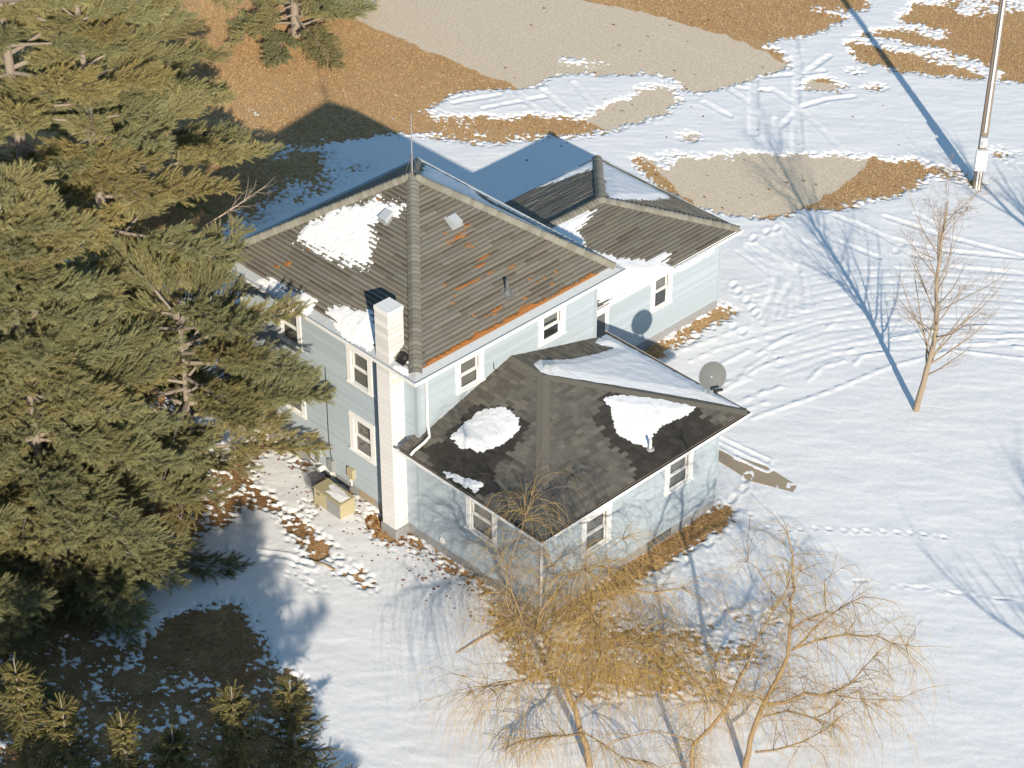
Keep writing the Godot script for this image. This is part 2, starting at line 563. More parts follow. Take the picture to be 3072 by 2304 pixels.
	for j in gq.size():
		for i in w:
			var v := yard(gs[i], gq[j])
			va.append(v)
			na.append(Vector3.UP)
			var n1 := nz.get_noise_2d(v.x, v.z)
			var n2 := nz.get_noise_2d(v.x * 7.0 + 50, v.z * 7.0)
			var c := tan_grass.lerp(orange, clampf(0.35 + n1 * 0.9 + n2 * 0.4, 0, 1) * 0.6)
			var near_house := 1.0 - clampf((Vector2(maxf(0, maxf(-0.5 - v.x, v.x - 8)), maxf(0, maxf(-9 - v.z, v.z - 6))).length() - 2.0) / 4.0, 0, 1)
			c = c.lerp(orange, near_house * 0.75)
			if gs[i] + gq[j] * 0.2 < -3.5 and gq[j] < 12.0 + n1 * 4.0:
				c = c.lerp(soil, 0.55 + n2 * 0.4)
			var half := 17.0 + (gq[j] + 10.0) * 0.19
			if absf(gs[i] - 2.75) > half or gq[j] < Q0 + 0.2 or gq[j] > Q1 - 0.2:
				c = Color(0.74, 0.75, 0.77)      # snow lies on beyond the modelled yard
			ca.append(c)
	for j in gq.size() - 1:
		for i in w - 1:
			var o := j * w + i
			ix.append_array(PackedInt32Array([o, o + w, o + 1, o + 1, o + w, o + w + 1]))
	var ar := []
	ar.resize(Mesh.ARRAY_MAX)
	ar[Mesh.ARRAY_VERTEX] = va
	ar[Mesh.ARRAY_COLOR] = ca
	ar[Mesh.ARRAY_NORMAL] = na
	ar[Mesh.ARRAY_INDEX] = ix
	var am := ArrayMesh.new()
	am.add_surface_from_arrays(Mesh.PRIMITIVE_TRIANGLES, ar)
	tag(obj("ground", am, M.ground), "tan dormant lawn and pine litter showing between the snow", "", "", "structure")
	# --- gravel drive
	var edge := [Vector2(1035, 40), Vector2(1130, 88), Vector2(1320, 168), Vector2(1545, 262), Vector2(1730, 350), Vector2(1830, 405), Vector2(1930, 470), Vector2(2000, 540), Vector2(2050, 590), Vector2(2160, 670), Vector2(2240, 660), Vector2(2340, 640), Vector2(2420, 625), Vector2(2460, 600), Vector2(2530, 551), Vector2(2600, 505), Vector2(2610, 475), Vector2(2560, 330), Vector2(2520, 260), Vector2(2440, 240), Vector2(2379, 200), Vector2(2310, 165), Vector2(2200, 110), Vector2(2072, 77), Vector2(1900, 30), Vector2(1750, 2), Vector2(1500, -120), Vector2(1100, -260), Vector2(700, -300), Vector2(760, -80)]
	var outline := drive_outline
	for i in edge.size():
		var a := to_yard(gp(edge[i].x, edge[i].y))
		var b := to_yard(gp(edge[(i + 1) % edge.size()].x, edge[(i + 1) % edge.size()].y))
		var steps := maxi(1, int((b - a).length() / 0.35))
		for k in steps:
			var q := a.lerp(b, float(k) / steps)
			q += Vector2(nz.get_noise_2d(q.x * 9, q.y * 9), nz.get_noise_2d(q.y * 9, q.x * 9 + 80)) * 0.28
			outline.append(q)
	drive_outline = outline
	var st := begin()
	for k in Geometry2D.triangulate_polygon(outline):
		st.set_smooth_group(1)
		st.add_vertex(yard(outline[k].x, outline[k].y, 0.006))
	var drive := obj("driveway", st, M.gravel)
	tag(drive, "pale tan gravel driveway sweeping past the rear wing", "", "", "structure")
	# --- snow
	sw = int((P1 - P0) / SP)
	sh = int((Q1 - Q0) / SQ)
	relief.resize(sw * sh)
	relief.fill(0.0)
	var z2 := func(a: Array) -> Array: return zoomed(2272, 600, 2.37, a)
	for a in [[-40, 1565, 0, 1550, 500, 1375, 930, 1200, 1200, 1130, 1400, 1080, 1890, 1140], [360, 1300, 460, 1200, 620, 1155], [690, 1180, 740, 1120, 1000, 1075, 1200, 1060, 1640, 1030, 1890, 1062], [0, 1110, 150, 1020, 310, 935], [0, 1210, 210, 1125], [0, 1400, 170, 1340], [500, 920, 570, 872], [850, 1030, 1020, 985, 1300, 930, 1600, 905, 1890, 888], [620, 1105, 710, 1060], [880, 920, 1020, 880], [-200, 1340, 0, 1210], [-260, 1180, -60, 1080], [1530, 985, 1890, 965], [1720, 1020, 1890, 985]]:
		track(z2.call(a), 0.085, -0.06, 0.0, 0.6)
	for a in [[0, 850, 100, 700, 140, 540, 60, 420, -60, 330], [150, 740, 240, 600, 260, 520], [550, 120, 800, 230, 1000, 300, 1300, 370, 1890, 425], [690, 170, 900, 270, 1100, 400, 1220, 430], [910, 130, 1300, 260, 1600, 340, 1890, 415], [180, 190, 320, 300, 560, 450], [-60, 300, 180, 480, 300, 640], [280, 480, 300, 760], [1130, 110, 1290, 200], [300, 130, 560, 300, 860, 420], [60, 380, 260, 520], [1380, 490, 1890, 535], [980, 380, 1030, 330]]:
		track(z2.call(a), 0.13, 0.045, 0.014)
	for i in 11:
		var bend := rng.randf_range(-25, 25)
		track(z2.call([-60 + i * 22, 640 + i * 62, 260 + i * 30, 560 + i * 58 + bend, 700 + i * 20, 500 + i * 58, 1200, 500 + i * 54 - bend, 1890, 540 + i * 50]), 0.1, 0.022, 0.012, 0.8)
	for i in 6:
		track(z2.call([-140 + i * 60, 380 - i * 30, 60 + i * 40, 520 - i * 20, 120 + i * 45, 700 - i * 35, 40 + i * 70, 900 - i * 30]), 0.1, 0.03, 0.014, 0.9)
	for a in [[690, 250, 705, 480, 700, 700, 690, 1010], [712, 750, 725, 1010], [408, 530, 408, 900], [425, 540, 430, 900], [540, 600, 690, 700], [720, 720, 1030, 1030], [600, 850, 690, 760], [480, 520, 720, 500, 880, 480], [730, 720, 900, 670, 1080, 650], [200, 560, 400, 700, 560, 900], [90, 690, 260, 780], [560, 800, 580, 1000], [310, 590, 520, 610], [640, 260, 720, 420, 720, 520], [780, 480, 920, 380]]:
		track(z7.call(a), 0.15, 0.05, 0.016)
	for a in [[1200, 600, 1290, 690, 1380, 760], [1400, 610, 1500, 700, 1600, 780], [1600, 560, 1690, 670, 1750, 740], [800, 690, 1100, 640], [1000, 730, 1400, 650]]:
		track(z8.call(a), 0.14, 0.04, 0.02)
	var z5 := func(a: Array) -> Array: return zoomed(1300, 900, 2.212, a)
	for a in [[1480, 380, 1700, 330, 2000, 215], [1500, 400, 1800, 290, 2100, 180], [1930, 570, 2000, 540, 2060, 505], [2030, 560, 2080, 470, 2212, 380], [1900, 620, 2100, 530], [1620, 260, 1750, 200, 1900, 90], [1990, 760, 2212, 690], [2030, 690, 2212, 610], [1560, 340, 1640, 300], [1700, 420, 1900, 330, 2212, 250]]:
		track(z5.call(a), 0.085, -0.055, 0.0, 0.9)
	for a in [[1900, 970, 2060, 1060, 2212, 1130], [1890, 930, 2060, 1010, 2212, 1080]]:
		track(z5.call(a), 0.1, 0.02, 0.05)
	track(zoomed(700, 1200, 2.765, [0, 1235, 200, 1285, 450, 1320, 660, 1390]), 0.1, 0.01, 0.05, 0.2)
	for c in [[2168, 1562], [2160, 1610], [2130, 1635], [2095, 1637], [2068, 1688], [2004, 1716], [1982, 1760], [2058, 1690], [2200, 1500], [2232, 1470], [2160, 1590], [2240, 1440]]:
		pit(Vector2(c[0], c[1]), Vector2(0.45, 0.9).normalized(), 0.26, 0.11, 0.05)
	for c in [[2250, 1547], [2300, 1585], [2335, 1592], [2365, 1595], [2400, 1593], [2445, 1591], [2487, 1594], [2530, 1597], [2565, 1600], [2600, 1598], [2648, 1600], [2690, 1602], [2730, 1605], [2770, 1608], [2808, 1614], [2830, 1616]]:
		pit(Vector2(c[0], c[1]), Vector2(1, 0), 0.12, 0.09, 0.035)
	for c in [[2715, 1765], [2760, 1768], [2850, 1782], [2880, 1784], [2980, 1800], [3010, 1802], [2130, 1692], [2300, 1712], [2580, 1748]]:
		pit(Vector2(c[0], c[1]), Vector2(1, 0), 0.3, 0.07, 0.035)
	# footprints beside the wing
	for c in [[2200, 860], [2215, 880], [2240, 905], [2255, 930], [2265, 945], [2230, 1000], [2200, 985], [2185, 960], [2300, 700], [2260, 720], [2330, 690]]:
		pit(Vector2(c[0], c[1]), Vector2(0.4, 0.9).normalized(), 0.25, 0.12, 0.045)
	var nf := FastNoiseLite.new()
	nf.seed = 31; nf.frequency = 0.55; nf.fractal_octaves = 3
	var ng := FastNoiseLite.new()
	ng.seed = 32; ng.frequency = 3.4; ng.fractal_octaves = 4
	var nw := FastNoiseLite.new()
	nw.seed = 33; nw.frequency = 0.6; nw.fractal_octaves = 4
	var index := PackedInt32Array()
	index.resize(sw * sh)
	index.fill(-1)
	var heights := PackedFloat32Array()
	heights.resize(sw * sh)
	heights.fill(-1.0)
	for r in sh:
		var q := Q0 + r * SQ
		var half := 17.5 + (q + 10.0) * 0.19
		var mid := 2.75
		for c in range(maxi(0, int((mid - half - P0) / SP)), mini(sw, int((mid + half - P0) / SP))):
			var p := P0 + c * SP
			var m := bare_at(p, q)
			var e := clampf(4.0 * m * (1.0 - m), 0, 1)
			if m > 0.992:
				heights[r * sw + c] = -0.05
				continue
			var t := 0.5 - m
			if e > 0.01:
				t += (nf.get_noise_2d(p, q * 1.4) * 0.5 + ng.get_noise_2d(p, q * 1.3) * 0.75) * e
			var d := clampf(t * 0.26, -0.05, 0.07)
			if d > 0.0:
				var big := nw.get_noise_2d(p * 0.5, q)
				var rip := nw.get_noise_2d(p * 0.9 + 40.0, q * 4.5 + big * 1.5)
				d += (big * 0.02 + rip * 0.009 + ng.get_noise_2d(p + 9, q) * 0.006) * minf(1.0, d * 30.0)
				d += relief[r * sw + c] * minf(1.0, d * 40.0)
				d = maxf(d, 0.008)
			heights[r * sw + c] = d
	var sv := PackedVector3Array()
	var si := PackedInt32Array()
	for r in sh - 1:
		for c in sw - 1:
			var o := r * sw + c
			var h0 := heights[o]
			var h1 := heights[o + 1]
			var h2 := heights[o + sw]
			var h3 := heights[o + sw + 1]
			if h0 < -0.5 or h1 < -0.5 or h2 < -0.5 or h3 < -0.5: continue
			if h0 < 0.0 and h1 < 0.0 and h2 < 0.0 and h3 < 0.0: continue
			for k in [o, o + 1, o + sw, o + sw + 1]:
				if index[k] < 0:
					index[k] = sv.size()
					sv.append(yard(P0 + (k % sw) * SP, Q0 + int(k / sw) * SQ, heights[k]))
			si.append_array(PackedInt32Array([index[o], index[o + sw], index[o + 1], index[o + 1], index[o + sw], index[o + sw + 1]]))
	stamp("snow field %d verts" % sv.size())
	# smooth normals
	var sn := PackedVector3Array()
	sn.resize(sv.size())
	for k in range(0, si.size(), 3):
		var a := si[k]
		var b := si[k + 1]
		var d := si[k + 2]
		var n := (sv[d] - sv[a]).cross(sv[b] - sv[a])
		sn[a] += n; sn[b] += n; sn[d] += n
	for k in sn.size():
		sn[k] = sn[k].normalized() if sn[k].y >= 0 else -sn[k].normalized()
	ar = []
	ar.resize(Mesh.ARRAY_MAX)
	ar[Mesh.ARRAY_VERTEX] = sv
	ar[Mesh.ARRAY_NORMAL] = sn
	ar[Mesh.ARRAY_INDEX] = si
	am = ArrayMesh.new()
	am.add_surface_from_arrays(Mesh.PRIMITIVE_TRIANGLES, ar)
	tag(obj("snow_cover", am, M.snow), "thin trampled snow with tyre tracks over the yard", "", "", "structure")
	relief.clear()
	# --- concrete walk at the addition's side door
	st = begin()
	var wk := [gp(2140, 1350), gp(2150, 1385), gp(2250, 1448), gp(2378, 1482), gp(2392, 1462), gp(2300, 1405)]
	var lo := []
	for i in wk.size():
		lo.append(wk[i] + Vector3(0, 0.075, 0))
	for i in range(1, wk.size() - 1): tri(st, lo[0], lo[i], lo[i + 1])
	for i in wk.size():
		var j := (i + 1) % wk.size()
		quad(st, lo[i], lo[j], Vector3(lo[j].x, 0, lo[j].z), Vector3(lo[i].x, 0, lo[i].z))
	tag(obj("path", st, M.concrete), "short tan concrete walk behind the front addition", "", "", "structure")

# ---------------------------------------------------------------- house
const LA := 7.5                  # main house along x
const LB := 8.3                  # main house along -z
const Y_SID := 0.42              # bottom of the siding
var house: Node3D
var board_e := 0.132
var frames := {}                 # roof planes: name -> {o, u, v, n}

# openings: [u0, u1, y0, y1]; u is measured along udir from origin
func wall(origin: Vector3, udir: Vector3, length: float, y0: float, y1: float, openings: Array, pieces: bool, top_cut := []) -> void:
	var n := Vector3(udir.z, 0, -udir.x)     # inward is -out
	var out := udir.cross(Vector3.UP)
	var us := [0.0, length]
	for o in openings:
		us.append(o[0]); us.append(o[1])
	us.sort()
	var st := begin()
	var th := 0.14
	for i in us.size() - 1:
		if us[i + 1] - us[i] < 0.001: continue
		var mid: float = (us[i] + us[i + 1]) * 0.5
		var spans := [[y0, y1]]
		for o in openings:
			if mid > o[0] and mid < o[1]:
				var nxt := []
				for s in spans:
					if o[2] > s[0]: nxt.append([s[0], minf(o[2], s[1])])
					if o[3] < s[1]: nxt.append([maxf(o[3], s[0]), s[1]])
				spans = nxt
		for s in spans:
			var a := origin + udir * float(us[i])
			var b := origin + udir * float(us[i + 1])
			var v := []
			for y in [s[0], s[1]]:
				v.append(Vector3(a.x, y, a.z)); v.append(Vector3(b.x, y, b.z))
				v.append(Vector3(b.x, y, b.z) - out * th); v.append(Vector3(a.x, y, a.z) - out * th)
			hexa(st, [v[0], v[1], v[2], v[3], v[4], v[5], v[6], v[7]])
	var w := obj("wall", st, M.sheath, house)
	var bulk := begin()
	var y := y0 - 0.02
	while y < y1 - 0.01:
		var top := minf(y + board_e + 0.012, y1)
		var segs := [[0.0, length]]
		for o in openings:
			if y + board_e * 0.5 > o[2] and y + board_e * 0.5 < o[3]:
				var nxt := []
				for s in segs:
					if o[0] > s[0]: nxt.append([s[0], minf(o[0], s[1])])
					if o[1] < s[1]: nxt.append([maxf(o[1], s[0]), s[1]])
				segs = nxt
		for s in segs:
			if s[1] - s[0] < 0.03: continue
			var a: Vector3 = origin + udir * float(s[0])
			var b: Vector3 = origin + udir * float(s[1])
			var st2 := begin() if pieces else bulk
			var v := []
			var pr := 0.024 + rng.randf() * 0.003
			for k in [[y, 0.001, pr], [top, 0.001, 0.006]]:
				v.append(Vector3(a.x, k[0], a.z) + out * k[2]); v.append(Vector3(b.x, k[0], b.z) + out * k[2])
				v.append(Vector3(b.x, k[0], b.z) + out * k[1]); v.append(Vector3(a.x, k[0], a.z) + out * k[1])
			hexa(st2, v)
			if pieces:
				obj("siding_board", st2, M.siding[rng.randi() % 3], w)
		y += board_e
	if not pieces:
		tag(obj("siding", bulk, M.siding[0], house), "", "", "", "stuff")

func wbox(st: SurfaceTool, o: Vector3, u: Vector3, out: Vector3, u0: float, u1: float, y0: float, y1: float, d0: float, d1: float) -> void:
	var v := []
	for y in [y0, y1]:
		for k in [[u0, d1], [u1, d1], [u1, d0], [u0, d0]]:
			var p := o + u * float(k[0]) + out * float(k[1])
			v.append(Vector3(p.x, y, p.z))
	hexa(st, v)

# double-hung window: outer size of the casing u0..u1, y0..y1
func window(origin: Vector3, udir: Vector3, u0: float, u1: float, y0: float, y1: float, cw: float, blind: float) -> Array:
	var out := udir.cross(Vector3.UP)
	var st := begin()
	wbox(st, origin, udir, out, u0, u0 + cw, y0 + 0.05, y1 - cw, 0.004, 0.05)
	wbox(st, origin, udir, out, u1 - cw, u1, y0 + 0.05, y1 - cw, 0.004, 0.05)
	wbox(st, origin, udir, out, u0 - 0.01, u1 + 0.01, y1 - cw, y1, 0.004, 0.056)
	var w := obj("window", st, M.white, house)
	st = begin()
	wbox(st, origin, udir, out, u0 - 0.03, u1 + 0.03, y0, y0 + 0.05, -0.02, 0.085)
	obj("sill", st, M.white, w)
	var a := u0 + cw + 0.005
	var b := u1 - cw - 0.005
	var lo := y0 + 0.05
	var hi := y1 - cw
	var mid := (lo + hi) * 0.5
	var sw2 := 0.055
	for k in 2:                                   # lower sash sits behind the storm frame, upper one further in
		var f0 := lo if k == 0 else mid - 0.02
		var f1 := mid + 0.02 if k == 0 else hi
		var d := -0.005 if k == 0 else -0.045
		st = begin()
		wbox(st, origin, udir, out, a, a + sw2, f0, f1, d - 0.03, d)
		wbox(st, origin, udir, out, b - sw2, b, f0, f1, d - 0.03, d)
		wbox(st, origin, udir, out, a + sw2, b - sw2, f0, f0 + sw2, d - 0.03, d)
		wbox(st, origin, udir, out, a + sw2, b - sw2, f1 - sw2, f1, d - 0.03, d)
		obj("sash", st, M.white, w)
		st = begin()
		wbox(st, origin, udir, out, a + sw2 - 0.004, b - sw2 + 0.004, f0 + sw2 - 0.004, f1 - sw2 + 0.004, d - 0.019, d - 0.015)
		obj("pane", st, M.glass, w)
	if blind > 0.0:
		st = begin()
		wbox(st, origin, udir, out, a, b, lerpf(hi, lo, blind), hi, -0.13, -0.125)
		obj("blind", st, M.blind, w)
	return [u0 + cw - 0.02, u1 - cw + 0.02, y0 + 0.01, y1 - cw + 0.02]

# hole that a window of that size needs
func hole(u0: float, u1: float, y0: float, y1: float, cw: float) -> Array:
	return [u0 + cw - 0.02, u1 - cw + 0.02, y0 + 0.02, y1 - cw + 0.02]

func wall_with_windows(origin: Vector3, udir: Vector3, length: float, y0: float, y1: float, wins: Array, pieces := true) -> void:
	var holes := []
	for w in wins: holes.append(hole(w[0], w[1], w[2], w[3], 0.19))
	wall(origin, udir, length, y0, y1, holes, pieces)
	for w in wins: window(origin, udir, w[0], w[1], w[2], w[3], 0.19, w[4])

# roof plane: eave corner o, along-eave u, up-slope v; the width runs 0..U at the eave and a..b at height V
func slope(key: String, o: Vector3, u: Vector3, up: Vector3, U: float, a: float, b: float) -> Dictionary:
	var V := up.length()
	var v := up / V
	var n := u.cross(v)
	if n.y < 0: n = -n
	var f := {o = o, u = u, v = v, n = n, U = U, V = V, a = a, b = b}
	frames[key] = f
	return f

# courses of shingle. mats come in pairs: the thick weathered butt and the darker band above it (empty lip: plain shingle).
# wet: polygons in plane coordinates where melt water has soaked the shingles dark
func shingles(f: Dictionary, e: float, plen: float, butt: float, mats: Array, lips: Array, wet: Array, wet_mat: Material, roof: Node, called: String, budget: int, sd: int) -> int:
	rng.seed = sd
	var nzw := FastNoiseLite.new()
	nzw.seed = sd
	nzw.frequency = 1.6
	var all_m := mats.duplicate()
	if wet_mat: all_m.append_array([wet_mat, M.tab_damp])
	var rest := []
	var rest_lip := []
	for m in all_m: rest.append(begin())
	for m in lips: rest_lip.append(begin())
	var left := budget
	var rows := int(ceil(f.V / e))
	var n: Vector3 = f.n
	var P := func(uu: float, vv: float, h: float) -> Vector3: return f.o + f.u * uu + f.v * vv + n * h
	for r in rows:
		var v0: float = r * e
		var v1: float = minf(v0 + e + 0.02, f.V)
		var vm: float = minf(v0 + e * 0.5, f.V)
		var lim := []
		for v in [v0, v1, vm]:
			lim.append([f.a * v / f.V, lerpf(f.U, f.b, v / f.V)])
		var cut := -plen * rng.randf_range(0.05, 0.95)
		var band := rng.randf_range(-0.12, 0.12)
		while cut < f.U:
			var nxt := cut + plen * rng.randf_range(0.9, 1.1)
			var q := []
			for l in lim:
				q.append([maxf(cut + 0.003, l[0]), minf(nxt - 0.003, l[1])])
			cut = nxt
			if q[0][1] - q[0][0] < 0.03: continue
			for j in [1, 2]:
				if q[j][1] < q[j][0]:
					var mm := clampf((q[j][0] + q[j][1]) * 0.5, q[0][0], q[0][1])
					q[j] = [mm - 0.002, mm + 0.002]
			var k := rng.randi() % mats.size()
			var mid := Vector2((q[0][0] + q[0][1]) * 0.5, v0 + e * 0.5)
			var soaked := false
			for w in wet:
				if poly_dist(mid, w) + nzw.get_noise_2d(mid.x, mid.y) * 0.3 > 0.0: soaked = true
			if soaked: k = mats.size() + rng.randi() % 2
			var t := butt * rng.randf_range(0.75, 1.35)
			var tilt := rng.randf_range(-0.25, 0.25) * butt
			var drop := rng.randf_range(-0.006, 0.006)
			var flat := t if lips.is_empty() else 0.006
			var ring := [P.call(q[0][0], v0 + drop, -0.004), P.call(q[0][1], v0 + drop, -0.004), P.call(q[1][1], v1, -0.004), P.call(q[1][0], v1, -0.004), P.call(q[0][0], v0 + drop, flat + tilt), P.call(q[0][1], v0 + drop, flat - tilt), P.call(q[1][1], v1, 0.004), P.call(q[1][0], v1, 0.004)]
			var lip := []
			if not lips.is_empty():
				lip = [P.call(q[0][0], v0 + drop, 0.0), P.call(q[0][1], v0 + drop, 0.0), P.call(q[2][1], vm, 0.0), P.call(q[2][0], vm, 0.0), P.call(q[0][0], v0 + drop, t + tilt), P.call(q[0][1], v0 + drop, t - tilt), P.call(q[2][1], vm + rng.randf_range(-0.015, 0.02), t * 0.75), P.call(q[2][0], vm + rng.randf_range(-0.015, 0.02), t * 0.75)]
			var kl := k % maxi(1, lips.size())
			if left > 0:
				left -= 1
				var st := begin()
				hexa(st, ring)
				var o := obj(called, st, all_m[k], roof)
				if not lip.is_empty():
					var am: ArrayMesh = o.mesh
					var s2 := begin()
					hexa(s2, lip)
					s2.generate_normals()
					s2.commit(am)
					o.material_override = null
					o.set_surface_override_material(0, all_m[k])
					o.set_surface_override_material(1, lips[kl])
			else:
				hexa(rest[k], ring)
				if not lip.is_empty(): hexa(rest_lip[kl], lip)
	if left == 0 or budget == 0:
		var pairs := []
		for k in all_m.size(): pairs.append([rest[k], all_m[k]])
		for k in lips.size(): pairs.append([rest_lip[k], lips[k]])
		for p in pairs:
			var mesh := done(p[0])
			if mesh.get_surface_count() == 0: continue
			var o := obj(called + "_field", mesh, p[1], roof)
			o.set_meta("kind", "stuff")
	return left

func plane_poly(f: Dictionary, px: Array) -> PackedVector2Array:
	var poly := PackedVector2Array()
	for v in px:
		var w: Vector3 = on_plane(v.x, v.y, f.o, f.n) - f.o
		poly.append(Vector2(w.dot(f.u), w.dot(f.v)))
	return poly

# bent cap tiles up a hip or along a ridge
func caps(a: Vector3, b: Vector3, step: float, width: float, n1: Vector3, n2: Vector3, roof: Node) -> void:
	var d := (b - a).normalized()
	var s1 := n1.cross(d).normalized()
	var s2 := n2.cross(d).normalized()
	var up := (n1 + n2).normalized()
	if s1.dot(n2) > 0: s1 = -s1
	if s2.dot(n1) > 0: s2 = -s2
	if s1.y > 0.3: s1 = -s1
	var count := int((b - a).length() / step)
	for i in count:
		var p := a + d * (i * step + rng.randf_range(-0.01, 0.01))
		var st := begin()
		var cutf := begin()
		var lift := 0.065 + rng.randf_range(-0.006, 0.01)
		var prof := []
		for k in [-1.0, -0.62, -0.24, 0.24, 0.62, 1.0]:
			var side: Vector3 = s1 if k < 0 else s2
			prof.append(side * absf(k) * width * 0.5 + up * (0.06 * (1.0 - k * k)))
		var l := step * 1.12
		for k in prof.size() - 1:
			var q0: Vector3 = p + prof[k] + up * lift
			var q1: Vector3 = p + prof[k + 1] + up * lift
			var q2: Vector3 = p + prof[k + 1] + d * l + up * (lift - 0.032)
			var q3: Vector3 = p + prof[k] + d * l + up * (lift - 0.032)
			quad(st, q0, q1, q2, q3)
			quad(cutf, q0, q1, q1 - up * 0.026, q0 - up * 0.026)
		quad(st, p + prof[0] + up * lift, p + prof[0] + d * l + up * (lift - 0.032), p + prof[0] + d * l, p + prof[0])
		quad(st, p + prof[5] + up * lift, p + prof[5] + d * l + up * (lift - 0.032), p + prof[5] + d * l, p + prof[5])
		var o := obj("ridge_cap", st, null, roof)
		cutf.generate_normals()
		cutf.commit(o.mesh)
		o.set_surface_override_material(0, M.cap[rng.randi() % 3])
		o.set_surface_override_material(1, M.shingle[4])

func ring_sweep(st: SurfaceTool, x0: float, x1: float, z0: float, z1: float, prof: Array, skip := []) -> void:
	for i in prof.size() - 1:
		var o0: float = prof[i][0]
		var y0: float = prof[i][1]
		var o1: float = prof[i + 1][0]
		var y1: float = prof[i + 1][1]
		var a := [Vector3(x0 - o0, y0, z1 + o0), Vector3(x1 + o0, y0, z1 + o0), Vector3(x1 + o0, y0, z0 - o0), Vector3(x0 - o0, y0, z0 - o0)]
		var b := [Vector3(x0 - o1, y1, z1 + o1), Vector3(x1 + o1, y1, z1 + o1), Vector3(x1 + o1, y1, z0 - o1), Vector3(x0 - o1, y1, z0 - o1)]
		for k in 4:
			if k in skip: continue
			var j := (k + 1) % 4
			quad(st, a[k], a[j], b[j], b[k])

func make_house() -> void:
	house = thing("house", Vector3.ZERO, "pale blue two-storey farmhouse with hipped roofs, front addition and rear wing", "house")
	var X := Vector3(1, 0, 0)
	var Z := Vector3(0, 0, 1)
	var st := begin()
	# foundations (one ring of block per volume)
	box(st, Vector3(LA / 2, 0.2, -LB / 2), Vector3(LA - 0.03, 0.5, LB - 0.03))
	box(st, Vector3(3.79, 0.195, 2.58), Vector3(7.56, 0.49, 5.19))
	box(st, Vector3(11.8, 0.19, -5.285), Vector3(8.69, 0.48, 5.96))
	obj("foundation", st, M.found, house)
	# left wall of the main house (faces -x): u runs along +z from the far corner
	rng.seed = 101
	var yt := 6.42
	var zc := -LB
	wall_with_windows(Vector3(0, 0, zc), Z, LB, Y_SID, yt, [
		[LB - 3.15, LB - 2.0, 4.42, 5.86, 1.0], [LB - 3.17, LB - 2.0, 1.83, 3.3, 1.0],
		[LB - 6.48, LB - 5.32, 1.83, 3.3, 1.0], [LB - 6.46, LB - 5.3, 4.42, 5.86, 1.0]])
	# sunny wall of the main house (faces +z): only its upper half shows above the addition
	wall_with_windows(Vector3(0, 0, 0), X, LA, 3.3, yt, [[1.5, 2.64, 4.76, 5.98, 1.0], [4.97, 6.1, 4.84, 5.98, 0.4]])
	st = begin()
	wbox(st, Vector3.ZERO, X, Z, 0.0, LA, 0.42, 3.3, -0.14, 0.0)
	obj("wall", st, M.sheath, house)
	# the two far walls
	wall(Vector3(LA, 0, 0), -Z, LB, Y_SID, yt, [], false)
	wall(Vector3(LA, 0, -LB), -X, LA, Y_SID, yt, [], false)
	# front addition
	wall_with_windows(Vector3(0, 0, 0.03), Z, 5.16, Y_SID, 3.66, [[2.03, 3.34, 1.74, 3.2, 1.0]])
	wall_with_windows(Vector3(0, 0, 5.19), X, 7.59, Y_SID, 3.66, [[1.62, 2.86, 1.5, 2.9, 1.0], [5.19, 6.42, 1.84, 3.1, 1.0]])
	wall(Vector3(7.59, 0, 5.19), -Z, 5.19, Y_SID, 3.66, [], false)
	# rear wing
	wall_with_windows(Vector3(LA + 0.03, 0, -2.29), X, 8.63, Y_SID, 3.16, [[12.6 - 7.53, 13.64 - 7.53, 1.44, 2.98, 0.6]])
	wall(Vector3(16.16, 0, -2.29), -Z, 5.99, Y_SID, 3.16, [], false)
	wall(Vector3(16.16, 0, -8.28), -X, 8.63, Y_SID, 3.16, [], false)
	# floors inside, so that rooms are closed and dark
	st = begin()
	box(st, Vector3(LA / 2, 3.2, -LB / 2), Vector3(LA - 0.3, 0.2, LB - 0.3))
	box(st, Vector3(LA / 2, 6.3, -LB / 2), Vector3(LA - 0.3, 0.1, LB - 0.3))
	box(st, Vector3(3.79, 3.5, 2.58), Vector3(7.2, 0.1, 4.8))
	box(st, Vector3(11.8, 3.05, -5.285), Vector3(8.3, 0.1, 5.6))
	obj("ceiling", st, M.inside, house)
	# corner boards
	for c in [[Vector3(0, 0, 0), -1, 1, 0.42, 6.42], [Vector3(LA, 0, 0), 1, 1, 3.0, 6.42], [Vector3(0, 0, -LB), -1, -1, 0.42, 6.42], [Vector3(0, 0, 5.19), -1, 1, 0.42, 3.66], [Vector3(7.59, 0, 5.19), 1, 1, 0.42, 3.66], [Vector3(16.16, 0, -2.29), 1, 1, 0.42, 3.16]]:
		st = begin()
		var p: Vector3 = c[0]
		var hgt: float = c[4] - c[3]
		box(st, p + Vector3(c[1] * 0.016 - c[1] * 0.045, c[3] + hgt / 2, c[2] * 0.016), Vector3(0.12, hgt, 0.034))
		box(st, p + Vector3(c[1] * 0.018, c[3] + hgt / 2, c[2] * 0.016 - c[2] * 0.06), Vector3(0.034, hgt, 0.09))
		obj("corner_board", st, M.siding[2], house)
	# side door of the wing, half hidden by the main house
	st = begin()
	var dz := Vector3(0, 0, -2.29)
	wbox(st, dz, X, Z, 10.33, 10.5, 0.5, 2.72, 0.004, 0.07)
	wbox(st, dz, X, Z, 9.1, 9.27, 0.5, 2.72, 0.004, 0.07)
	wbox(st, dz, X, Z, 9.27, 10.33, 2.55, 2.72, 0.004, 0.07)
	var door := obj("door", st, M.white, house)
	st = begin()
	wbox(st, dz, X, Z, 9.27, 10.33, 0.5, 2.55, 0.03, 0.045)
	obj("door_leaf", st, M.metal_dark, door)
